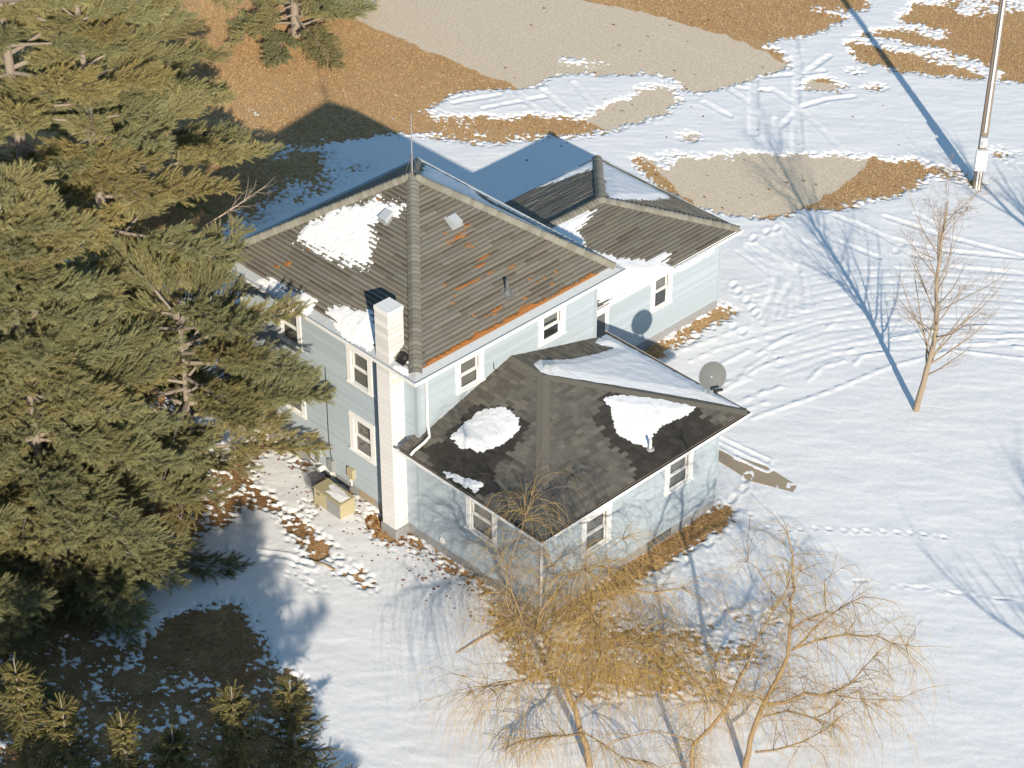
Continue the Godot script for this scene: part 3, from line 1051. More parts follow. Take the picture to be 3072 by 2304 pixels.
	# foundation windows
	for k in [[-5.3, -4.05], [-1.95, -1.15], [-2.9, -2.15]]:
		st = begin()
		for s in 4:
			var w: float = (k[1] - k[0]) / 4.0
			wbox(st, Vector3(0, 0, 0), Z, -X, k[0] + s * w + 0.01, k[0] + (s + 1) * w - 0.01, 0.1, 0.4, 0.0, 0.012)
		obj("cellar_window", st, M.pvc if k[0] < -5 else M.concrete, house)
	st = begin()
	wbox(st, Vector3(0, 0, 5.19), X, Z, 4.55, 5.6, 0.08, 0.34, 0.0, 0.02)
	obj("cellar_window", st, M.metal_dark, house)

	# ---- main roof
	var TI := 0.34                    # shingles start this far outside the wall
	var TY := 6.66
	var apex := Vector3(3.72, 9.66, -4.19)
	var c1 := Vector3(-TI, TY, TI)
	var c2 := Vector3(LA + TI, TY, TI)
	var c3 := Vector3(LA + TI, TY, -LB - TI)
	var c4 := Vector3(-TI, TY, -LB - TI)
	st = begin()
	var dn := Vector3(0, -0.03, 0)
	tri(st, c1 + dn, c2 + dn, apex + dn); tri(st, c2 + dn, c3 + dn, apex + dn)
	tri(st, c3 + dn, c4 + dn, apex + dn); tri(st, c4 + dn, c1 + dn, apex + dn)
	quad(st, c4 + dn * 4, c3 + dn * 4, c2 + dn * 4, c1 + dn * 4)
	var roof := obj("roof", st, M.deck, house)
	tag(roof, "steep pyramid roof of weathered grey-brown strip shingles")
	var rise := apex.y - TY
	var fl := slope("main_left", c4, Z, Vector3(apex.x + TI, rise, 0), LB + 2 * TI, apex.z + LB + TI, apex.z + LB + TI)
	var fr := slope("main_right", c1, X, Vector3(0, rise, apex.z - TI), LA + 2 * TI, apex.x + TI, apex.x + TI)
	var fb := slope("main_back", c2, -Z, Vector3(apex.x - LA - TI, rise, 0), LB + 2 * TI, TI - apex.z, TI - apex.z)
	var fn := slope("main_far", c3, -X, Vector3(0, rise, apex.z + LB + TI), LA + 2 * TI, LA + TI - apex.x, LA + TI - apex.x)
	shingles(fl, 0.143, 1.02, 0.03, M.shingle, M.lip, [], null, roof, "shingle_strip", 150, 11)
	shingles(fr, 0.143, 1.02, 0.03, M.shingle, M.lip, [], null, roof, "shingle_strip", 150, 12)
	shingles(fb, 0.143, 1.02, 0.03, M.shingle, M.lip, [], null, roof, "shingle_strip", 0, 13)
	shingles(fn, 0.143, 1.02, 0.03, M.shingle, M.lip, [], null, roof, "shingle_strip", 0, 14)
	caps(c1 + Vector3(-0.06, 0, 0.06), apex, 0.15, 0.42, fl.n, fr.n, roof)
	caps(c2 + Vector3(0.04, 0, 0.04), apex, 0.15, 0.34, fr.n, fb.n, roof)
	caps(c4 + Vector3(-0.04, 0, -0.04), apex, 0.15, 0.34, fn.n, fl.n, roof)
	caps(c3, apex, 0.3, 0.34, fb.n, fn.n, roof)
	# metal-lined box gutter and cornice right round
	st = begin()
	ring_sweep(st, 0, LA, -LB, 0, [[TI - 0.06, TY + 0.03], [0.46, 6.565], [0.56, 6.50], [0.62, 6.52], [0.645, 6.55], [0.655, 6.53]])
	var g := obj("gutter", st, M.metal, house)
	st = begin()
	for k in 12:                       # standing seams of the lining
		var xx := 0.5 + k * 0.62
		box(st, Vector3(xx, 6.605, 0.40), Vector3(0.02, 0.02, 0.2), Basis(X, 0.42))
	for k in 13:
		box(st, Vector3(-0.40, 6.605, -LB + 0.4 + k * 0.62), Vector3(0.2, 0.02, 0.02), Basis(Z, 0.42))
	obj("seam", st, M.metal, g)
	st = begin()
	ring_sweep(st, 0, LA, -LB, 0, [[0.655, 6.53], [0.655, 6.49], [0.61, 6.48], [0.61, 6.38], [0.02, 6.36], [0.02, 6.2]])
	obj("cornice", st, M.white, house)

	# ---- addition roof
	var ae := Vector3(-0.585, 3.765, -0.2)
	var az1 := 5.77
	var ax1 := 8.165
	var rx := 3.79
	var ry := 5.05
	var rz := 1.42
	var p1 := Vector3(ae.x, ae.y, az1)
	var p2 := Vector3(ax1, ae.y, az1)
	var p3 := Vector3(ax1, ae.y, -0.9)
	var rg0 := Vector3(rx, ry, -0.2)
	var rg1 := Vector3(rx, ry, rz)
	st = begin()
	quad(st, ae + dn, p1 + dn, rg1 + dn, rg0 + dn); tri(st, p1 + dn, p2 + dn, rg1 + dn)
	quad(st, p2 + dn, Vector3(ax1, ae.y, 0) + dn, Vector3(rx, ry, 0) + dn, rg1 + dn)
	quad(st, ae + dn * 3, p1 + dn * 3, p2 + dn * 3, Vector3(ax1, ae.y, -0.2) + dn * 3)
	var roof2 := obj("roof", st, M.deck, house)
	tag(roof2, "low hipped addition roof of mottled charcoal shingles")
	var al := slope("add_left", ae, Z, Vector3(rx - ae.x, ry - ae.y, 0), az1 - ae.z, 0.0, rz - ae.z)
	var af := slope("add_front", p1, X, Vector3(0, ry - ae.y, rz - az1), ax1 - ae.x, rx - ae.x, rx - ae.x)
	var arr := slope("add_right", p2, -Z, Vector3(rx - ax1, ry - ae.y, 0), az1 + 0.0, az1 - rz, az1 + 0.0)
	var zz := func(a: Array) -> Array: return zoomed(1300, 900, 2.212, a)
	var wet_f := [plane_poly(af, zz.call([1090, 680, 1150, 620, 1480, 620, 1740, 700, 1850, 830, 2000, 880, 1700, 1080, 1350, 1220, 1330, 1090, 1200, 980, 1120, 880]))]
	var wet_l := [plane_poly(al, zz.call([300, 700, 400, 685, 520, 700, 640, 860, 540, 1010, 450, 1100, 420, 1300, 250, 1290, 20, 1120, -60, 1000, 60, 900]))]
	shingles(af, 0.14, 0.27, 0.014, M.tab, [], wet_f, M.tab_wet, roof2, "shingle", 150, 21)
	shingles(al, 0.14, 0.27, 0.014, M.tab, [], wet_l, M.tab_wet, roof2, "shingle", 150, 22)
	shingles(arr, 0.14, 0.27, 0.014, M.tab, [], [], null, roof2, "shingle", 0, 23)
	# flat strip of shingle over its hips and ridge
	for h in [[p1, rg1, al.n, af.n], [p2, rg1, af.n, arr.n], [rg1, rg0, al.n, arr.n]]:
		st = begin()
		var d: Vector3 = (h[1] - h[0]).normalized()
		var s1: Vector3 = h[2].cross(d).normalized()
		var s2: Vector3 = h[3].cross(d).normalized()
		if s1.dot(h[3]) > 0: s1 = -s1
		if s2.dot(h[2]) > 0: s2 = -s2
		var lift: Vector3 = (h[2] + h[3]).normalized() * 0.026
		quad(st, h[0] + lift, h[1] + lift, h[1] + s1 * 0.2 + lift * 0.8, h[0] + s1 * 0.2 + lift * 0.8)
		quad(st, h[0] + lift, h[1] + lift, h[1] + s2 * 0.2 + lift * 0.8, h[0] + s2 * 0.2 + lift * 0.8)
		obj("hip_strip", st, M.tab[1], roof2)
	# its open gutter and fascia
	st = begin()
	ring_sweep(st, ae.x, ax1, -0.2, az1, [[0.0, 3.73], [0.01, 3.655], [0.085, 3.65], [0.095, 3.735]], [2])
	var g2 := obj("gutter", st, M.gutter, house)
	st = begin()
	ring_sweep(st, ae.x, ax1, -0.2, az1, [[0.096, 3.74], [0.108, 3.74], [0.1, 3.63], [-0.02, 3.6], [-0.56, 3.59]], [2])
	obj("fascia", st, M.white, house)

	# ---- wing roof
	var wx0 := LA + 0.02
	var wx1 := 16.58
	var wz0 := -1.875
	var wz1 := -8.70
	var wy := 3.265
	var wr0 := Vector3(wx0, 4.40, -5.285)
	var wr1 := Vector3(13.19, 4.40, -5.285)
	st = begin()
	quad(st, Vector3(wx0, wy, wz0) + dn, Vector3(wx1, wy, wz0) + dn, wr1 + dn, wr0 + dn)
	tri(st, Vector3(wx1, wy, wz0) + dn, Vector3(wx1, wy, wz1) + dn, wr1 + dn)
	quad(st, Vector3(wx1, wy, wz1) + dn, Vector3(wx0, wy, wz1) + dn, wr0 + dn, wr1 + dn)
	quad(st, Vector3(wx0, wy, wz1) + dn * 3, Vector3(wx1, wy, wz1) + dn * 3, Vector3(wx1, wy, wz0) + dn * 3, Vector3(wx0, wy, wz0) + dn * 3)
	var roof3 := obj("roof", st, M.deck, house)
	tag(roof3, "low hipped wing roof of grey-brown strip shingles under snow")
	var wf := slope("wing_front", Vector3(wx0, wy, wz0), X, Vector3(0, 4.40 - wy, -5.285 - wz0), wx1 - wx0, 0.0, 13.19 - wx0)
	var we := slope("wing_end", Vector3(wx1, wy, wz0), -Z, Vector3(13.19 - wx1, 4.40 - wy, 0), wz0 - wz1, wz0 + 5.285, wz0 + 5.285)
	var wb := slope("wing_back", Vector3(wx1, wy, wz1), -X, Vector3(0, 4.40 - wy, -5.285 - wz1), wx1 - wx0, wx1 - 13.19, wx1 - wx0)
	shingles(wf, 0.15, 1.02, 0.03, M.shingle, M.lip, [], null, roof3, "shingle_strip", 0, 31)
	shingles(we, 0.15, 1.02, 0.03, M.shingle, M.lip, [], null, roof3, "shingle_strip", 0, 32)
	shingles(wb, 0.15, 1.02, 0.03, M.shingle, M.lip, [], null, roof3, "shingle_strip", 0, 33)
	caps(Vector3(wx1, wy, wz0), wr1, 0.17, 0.36, wf.n, we.n, roof3)
	caps(Vector3(wx1, wy, wz1), wr1, 0.17, 0.36, we.n, wb.n, roof3)
	caps(wr0, wr1, 0.17, 0.36, wb.n, wf.n, roof3)
	st = begin()
	ring_sweep(st, wx0, wx1, wz1, wz0, [[0.0, 3.235], [0.01, 3.15], [0.08, 3.15], [0.09, 3.24], [0.10, 3.24], [0.095, 3.12], [-0.4, 3.11]], [3])
	obj("gutter", st, M.white, house)

	# ---- chimney of painted block
	var cx0 := -0.52
	var cx1 := 0.06
	var cz0 := -1.18
	var cz1 := -0.6
	st = begin()
	box(st, Vector3((cx0 + cx1) / 2, 4.27, (cz0 + cz1) / 2), Vector3(cx1 - cx0 - 0.02, 7.9, cz1 - cz0 - 0.02))
	var ch := obj("chimney", st, M.mortar, house)
	tag(ch, "tall white painted block chimney on the left wall")
	rng.seed = 55
	var y := 0.34
	var row := 0
	while y < 8.15:
		for side in 4:
			var st3 := begin()
			var hh := 0.188
			var jit := rng.randf_range(-0.0015, 0.0015)
			match side:
				0: box(st3, Vector3(cx0 + 0.005 + jit, y + hh / 2, (cz0 + cz1) / 2), Vector3(0.03, hh, cz1 - cz0 - 0.002))
				1: box(st3, Vector3((cx0 + cx1) / 2 + 0.011, y + hh / 2, cz1 - 0.005 - jit), Vector3(cx1 - cx0 - 0.024, hh, 0.03))
				2: box(st3, Vector3(cx1 - 0.005, y + hh / 2, (cz0 + cz1) / 2 - 0.014), Vector3(0.03, hh, cz1 - cz0 - 0.03))
				3: box(st3, Vector3((cx0 + cx1) / 2, y + hh / 2, cz0 + 0.005), Vector3(cx1 - cx0 - 0.064, hh, 0.03))
			obj("block", st3, M.block[(1 if rng.randf() < 0.5 else 3) if y < 5.6 else (rng.randi() % 4)], ch)
		y += 0.2
		row += 1
	st = begin()
	box(st, Vector3((cx0 + cx1) / 2, 8.26, (cz0 + cz1) / 2), Vector3(cx1 - cx0 + 0.03, 0.13, cz1 - cz0 + 0.03))
	obj("cap", st, M.white, ch)
	st = begin()
	box(st, Vector3((cx0 + cx1) / 2 - 0.015, 0.17, (cz0 + cz1) / 2 + 0.015), Vector3(cx1 - cx0 + 0.09, 0.36, cz1 - cz0 + 0.09))
	obj("footing", st, M.found, ch)
	# torn flashing and vent beside the chimney
	st = begin()
	var fbz := Basis(Vector3(fl.v.x, fl.v.y, 0), fl.n, fl.u)
	var fp := on_plane(1214, 1074, fl.o, fl.n)
	box(st, fp + fl.n * 0.045 - fl.v * 0.05, Vector3(0.36, 0.03, 0.34), fbz)
	tube(st, [fp + fl.n * 0.04, fp + fl.n * 0.12, fp + fl.n * 0.16], [0.15, 0.14, 0.05], 12)
	obj("flashing", st, M.black, house)
	# ---- roof vents and pipes
	for k in [["main_left", Vector3(2.50, 8.78, -4.0), fl], ["main_right", Vector3(3.92, 8.58, -2.62), fr]]:
		var f: Dictionary = k[2]
		var c: Vector3 = k[1]
		c += f.n * (f.n.dot(f.o - c))
		var b := Basis(f.u, f.n, f.v)
		st = begin()
		box(st, c + f.n * 0.03, Vector3(0.46, 0.02, 0.5), b)
		var vt := obj("roof_vent", st, M.grey, house)
		st = begin()
		var hb := []
		for q in [[-0.16, 0.04, -0.2], [0.16, 0.04, -0.2], [0.16, 0.04, 0.2], [-0.16, 0.04, 0.2], [-0.16, 0.2, -0.17], [0.16, 0.2, -0.17], [0.16, 0.13, 0.19], [-0.16, 0.13, 0.19]]:
			hb.append(c + b * Vector3(q[0], q[1], q[2]))
		hexa(st, hb)
		obj("hood", st, M.metal, vt)
	var pc := Vector3(3.95, 7.1, -0.3)
	pc += fr.n * (fr.n.dot(fr.o - pc))
	st = begin()
	box(st, pc + fr.n * 0.035, Vector3(0.34, 0.02, 0.4), Basis(fr.u, fr.n, fr.v))
	var boot := obj("vent_pipe", st, M.metal_dark, house)
	st = begin()
	tube(st, [pc, pc + Vector3(0, 0.1, 0), pc + Vector3(0, 0.14, 0)], [0.13, 0.09, 0.06], 12)
	tube(st, [pc + Vector3(0, 0.05, 0), pc + Vector3(0, 0.5, 0)], [0.055, 0.055], 12)
	obj("pipe", st, M.metal_dark, boot)
	var wp := on_plane(1950.5, 1348, af.o, af.n)
	st = begin()
	tube(st, [wp + Vector3(0, 0.0, 0), wp + Vector3(0, 0.06, 0)], [0.14, 0.1], 14)
	boot = obj("vent_pipe", st, M.grey, house)
	st = begin()
	tube(st, [wp + Vector3(0, 0.04, 0), wp + Vector3(0, 0.36, 0)], [0.045, 0.045], 10)
	obj("pipe", st, M.pvc, boot)
	var dv := on_plane(1652, 1112, arr.o, arr.n)
	st = begin()
	box(st, dv + arr.n * 0.03, Vector3(0.5, 0.03, 0.45), Basis(arr.u, arr.n, arr.v))
	boot = obj("roof_vent", st, M.metal, house)
	st = begin()
	var arch := []
	for k in 9:
		var a := PI * k / 8.0
		arch.append(dv + arr.u * cos(a) * 0.17 + arr.n * (0.04 + sin(a) * 0.18))
	for k in 8:
		quad(st, arch[k] - arr.v * 0.18, arch[k + 1] - arr.v * 0.18, arch[k + 1] + arr.v * 0.16, arch[k] + arr.v * 0.16)
		tri(st, dv - arr.v * 0.18, arch[k] - arr.v * 0.18, arch[k + 1] - arr.v * 0.18)
		tri(st, dv + arr.v * 0.16, arch[k] + arr.v * 0.16, arch[k + 1] + arr.v * 0.16)
	obj("hood", st, M.metal, boot)
	# ---- downspouts
	st = begin()
	var ds := [Vector3(0.33, 6.4, 0.52), Vector3(0.3, 6.25, 0.3), Vector3(0.28, 6.05, 0.075), Vector3(0.28, 4.25, 0.075), Vector3(0.26, 4.1, 0.2), Vector3(0.1, 3.98, 0.5), Vector3(-0.3, 3.9, 0.52), Vector3(-0.62, 3.8, 0.5)]
	ds = [Vector3(0.33, 6.4, 0.52), Vector3(0.32, 6.25, 0.3), Vector3(0.30, 6.05, 0.075), Vector3(0.30, 4.28, 0.075), Vector3(0.26, 4.17, 0.16), Vector3(0.12, 4.08, 0.34), Vector3(-0.1, 4.0, 0.36), Vector3(-0.5, 3.88, 0.34), Vector3(-0.62, 3.78, 0.32)]
	tube(st, ds, [0.045, 0.045, 0.045, 0.045, 0.045, 0.045, 0.045, 0.045, 0.045], 8)
	obj("downspout", st, M.white, house)
	st = begin()
	tube(st, [Vector3(-0.5, 6.4, -LB + 0.12), Vector3(-0.2, 6.2, -LB + 0.12), Vector3(-0.075, 6.05, -LB + 0.12), Vector3(-0.075, 0.2, -LB + 0.12)], [0.045, 0.045, 0.045, 0.045], 8)
	obj("downspout", st, M.white, house)
	st = begin()
	tube(st, [Vector3(-0.45, 3.6, 5.6), Vector3(-0.1, 3.5, 5.3), Vector3(-0.06, 3.35, 5.25), Vector3(-0.06, 0.2, 5.25)], [0.045, 0.045, 0.045, 0.045], 8)
	obj("downspout", st, M.white, house)
	# eave lamp
	st = begin()
	tube(st, [Vector3(0.95, 6.12, 0.03), Vector3(0.95, 6.12, 0.09)], [0.075, 0.075], 12)
	tube(st, [Vector3(0.90, 6.07, 0.08), Vector3(0.86, 6.0, 0.17)], [0.03, 0.05], 8)
	obj("flood_lamp", st, M.pvc, house)
	# cable down the left wall with its meter, boxes and pipes
	st = begin()
	tube(st, [on_plane(975, 1102, Vector3(-0.04, 0, 0), X), on_plane(980, 1200, Vector3(-0.045, 0, 0), X), on_plane(985, 1300, Vector3(-0.04, 0, 0), X), on_plane(989, 1345, Vector3(-0.045, 0, 0), X), on_plane(995, 1378, Vector3(-0.06, 0, 0), X)], [0.012, 0.012, 0.012, 0.012, 0.012], 5)
	obj("cable", st, M.black, house)
	var bz := func(px: float, py: float) -> Vector3: return on_plane(px, py, Vector3(-0.03, 0, 0), X)
	for k in [[955, 1341, 0.42, 0.5, M.siding[1], "panel_box"], [997, 1393, 0.22, 0.42, M.grey, "meter_box"], [1057, 1417, 0.26, 0.36, M.unit, "fuse_box"]]:
		st = begin()
		var c: Vector3 = bz.call(k[0], k[1])
		box(st, c + Vector3(-0.05, 0, 0), Vector3(0.13, k[3], k[2]))
		var o := obj(k[5], st, k[4], house)
		st = begin()
		if k[5] != "panel_box":
			tube(st, [c + Vector3(-0.06, -k[3] / 2, 0.02), c + Vector3(-0.06, -k[3] / 2 - 0.3, 0.02)], [0.025, 0.025], 8)
			tube(st, [c + Vector3(-0.06, -k[3] / 2, -0.05), c + Vector3(-0.06, -k[3] / 2 - 0.22, -0.06)], [0.018, 0.018], 8)
			obj("conduit", st, M.pvc, o)
	st = begin()
	var cc: Vector3 = bz.call(946, 1368)
	for w in 2:
		var loop := []
		var lr := []
		for k in 21:
			var a := TAU * k / 20.0
			loop.append(cc + Vector3(-0.06 - w * 0.03, sin(a) * 0.2 + w * 0.05, cos(a) * 0.22 - w * 0.06)); lr.append(0.012)
		tube(st, loop, lr, 5, false)
	obj("cable_coil", st, M.black, house)
	st = begin()
	var v0: Vector3 = bz.call(935, 1418)
	var vp := []
	var vr := []
	for k in 9:
		var a := PI * k / 8.0
		vp.append(Vector3(-0.12, v0.y - 0.06 + sin(a) * 0.13, v0.z + 0.1 - cos(a) * 0.13)); vr.append(0.05)
	vp.append(Vector3(-0.12, v0.y - 0.3, v0.z + 0.23)); vr.append(0.05)
	tube(st, vp, vr, 10)
	obj("vent_elbow", st, M.pvc, house)
	st = begin()
	v0 = bz.call(970, 1402)
	tube(st, [v0, v0 + Vector3(-0.2, -0.02, 0)], [0.1, 0.1], 14)
	obj("vent_hood", st, M.pvc, house)
	st = begin()
	box(st, Vector3(-0.05, 0.62, 1.0), Vector3(0.06, 0.16, 0.15))
	obj("wall_vent", st, M.white, house)
	# wire hanging from the sunny wall
	st = begin()
	tube(st, [Vector3(3.05, 5.18, 0.05), Vector3(3.03, 5.02, 0.06), Vector3(3.08, 4.9, 0.08), Vector3(3.2, 4.86, 0.08)], [0.012, 0.012, 0.012, 0.012], 5)
	obj("cable", st, M.black, house)
	# pine litter caught on the roof
	rng.seed = 77
	litter_patches()

func litter_patches() -> void:
	var spots := []
	for a in [[560, 770, 0.5, 0.14], [470, 870, 1.2, 0.22], [560, 930, 0.4, 0.12], [690, 1040, 0.9, 0.16], [660, 1100, 0.7, 0.14], [740, 1155, 0.5, 0.14], [580, 1240, 1.5, 0.16], [920, 1110, 0.5, 0.16], [1140, 1240, 0.3, 0.1], [1080, 1215, 0.2, 0.14], [100, 1230, 0.15, 0.1], [810, 1460, 0.5, 0.16], [370, 1255, 0.2, 0.14], [1200, 1200, 0.2, 0.12], [600, 945, 0.25, 0.1], [780, 1500, 0.35, 0.12], [1040, 1370, 0.3, 0.12], [440, 1410, 0.15, 0.14], [450, 1350, 0.12, 0.14], [610, 1510, 0.12, 0.14], [720, 1520, 0.3, 0.1], [1290, 1150, 0.12, 0.2], [1260, 1250, 0.12, 0.2], [370, 830, 0.25, 0.14]]:
		spots.append([1200 + a[0] / 2.765, 400 + a[1] / 2.765, a[2], a[3], "main_right"])
	var f0: Dictionary = frames["main_right"]
	var st := begin()                                # drift along the gutter
	var last := []
	for k in 90:
		var uu := 0.25 + k * 0.082
		var w := 0.035 + rng.randf() * 0.13 + 0.14 * exp(-pow((uu - 4.5) / 0.35, 2.0)) + 0.08 * exp(-pow((uu - 2.6) / 0.7, 2.0))
		if k < 3 or k > 86: w = 0.02
		var e0: Vector3 = f0.o + f0.u * uu - f0.v * 0.03 + f0.n * 0.03
		var e1: Vector3 = f0.o + f0.u * uu + f0.v * w * 0.5 + f0.n * (0.055 + rng.randf() * 0.012)
		var e2: Vector3 = f0.o + f0.u * uu + f0.v * w + f0.n * 0.02
		if k > 0:
			quad(st, last[0], e0, e1, last[1])
			quad(st, last[1], e1, e2, last[2])
		last = [e0, e1, e2]
	obj("pine_litter", st, M.litter, house)
	for a in [[640, 1110, 0.5, 0.2], [730, 1080, 0.35, 0.3], [960, 920, 0.3, 0.12], [1180, 740, 0.3, 0.14], [1300, 665, 0.2, 0.12], [1480, 550, 0.3, 0.14], [900, 965, 0.25, 0.1], [1235, 710, 0.15, 0.1]]:
		spots.append([600 + a[0] / 2.765, 400 + a[1] / 2.765, a[2], a[3], "main_left"])
	for s in spots:
		var f: Dictionary = frames[s[4]]
		litter(on_plane(s[0], s[1], f.o, f.n), f, s[2], s[3])

func litter(c: Vector3, f: Dictionary, l: float, w: float) -> void:
	var st := begin()
	var n := 17
	var rim := []
	for k in n:
		var a := TAU * k / n
		var r := rng.randf_range(0.4, 1.05)
		rim.append(c + f.u * cos(a) * l * 0.5 * r + f.v * sin(a) * w * 0.5 * r + f.n * 0.018)
	var top: Vector3 = c + f.n * rng.randf_range(0.045, 0.06)
	for k in n: tri(st, rim[k], rim[(k + 1) % n], top)
	obj("pine_litter", st, M.litter, house)

# ---------------------------------------------------------------- snow lying on the roofs
func poly_dist(p: Vector2, poly: PackedVector2Array) -> float:   # positive inside
	var best := 1e9
	var inside := false
	var n := poly.size()
	for i in n:
		var a := poly[i]
		var b := poly[(i + 1) % n]
		best = minf(best, Geometry2D.get_closest_point_to_segment(p, a, b).distance_squared_to(p))
		if (a.y > p.y) != (b.y > p.y) and p.x < (b.x - a.x) * (p.y - a.y) / (b.y - a.y) + a.x:
			inside = not inside
	return sqrt(best) * (1.0 if inside else -1.0)

func snow_patch(key: String, px: Array, thick: float, ragged: float, course: float, label: String, step := 0.045) -> void:
	var f: Dictionary = frames[key]
	var poly := PackedVector2Array()
	for v in px:
		var w: Vector3 = on_plane(v.x, v.y, f.o, f.n) - f.o
		poly.append(Vector2(w.dot(f.u), w.dot(f.v)))
	snow_patch_uv(f, poly, thick, ragged, course, label, step)

func snow_patch_uv(f: Dictionary, poly: PackedVector2Array, thick: float, ragged: float, course: float, label: String, step := 0.045) -> void:
	var lo := Vector2(1e9, 1e9)
	var hi := Vector2(-1e9, -1e9)
	for p in poly:
		lo = lo.min(p); hi = hi.max(p)
	lo -= Vector2(0.15, 0.15); hi += Vector2(0.15, 0.15)
	var nx := int((hi.x - lo.x) / step) + 1
	var ny := int((hi.y - lo.y) / step) + 1
	var nz := FastNoiseLite.new()
	nz.seed = int(lo.x * 100) + 7
	nz.frequency = 2.2
	nz.fractal_octaves = 3
	var h := PackedFloat32Array()
	h.resize(nx * ny)
	for j in ny:
		for i in nx:
			var p := lo + Vector2(i, j) * step
			var d := poly_dist(p, poly)
			if d < -0.2:
				h[j * nx + i] = -1.0
				continue
			d += nz.get_noise_2d(p.x, p.y) * ragged + nz.get_noise_2d(p.x * 3.3 + 70, p.y * 3.3) * ragged * 0.6
			if course > 0.0:                       # melts first along the raised butts of the shingles
				d -= course * maxf(0.0, sin(p.y * TAU / 0.143) * 0.6 + nz.get_noise_2d(p.x * 0.6 + 30, p.y * 0.6) * 1.3)
			var z := clampf(d * 0.17, -0.02, thick)
			if z > 0.0: z += nz.get_noise_2d(p.x * 0.8 + 5, p.y * 0.8) * 0.014 * minf(1.0, z * 40.0)
			h[j * nx + i] = maxf(z, -0.03)
	var st := begin()
	var any := false
	for j in ny - 1:
		for i in nx - 1:
			var o := j * nx + i
			if h[o] < -0.5 or h[o + 1] < -0.5 or h[o + nx] < -0.5 or h[o + nx + 1] < -0.5: continue
			if maxf(maxf(h[o], h[o + 1]), maxf(h[o + nx], h[o + nx + 1])) < 0.0: continue
			var q := []
			for k in [[0, 0], [1, 0], [1, 1], [0, 1]]:
				var p := lo + Vector2(i + k[0], j + k[1]) * step
				q.append(f.o + f.u * p.x + f.v * p.y + f.n * (0.02 + h[o + k[0] + k[1] * nx]))
			st.set_smooth_group(1)
			st.add_vertex(q[0]); st.add_vertex(q[1]); st.add_vertex(q[2])
			st.add_vertex(q[0]); st.add_vertex(q[2]); st.add_vertex(q[3])
			any = true
	if any:
		tag(obj("roof_snow", st, M.snow), label, "snow", "snow patches lying on the roofs")

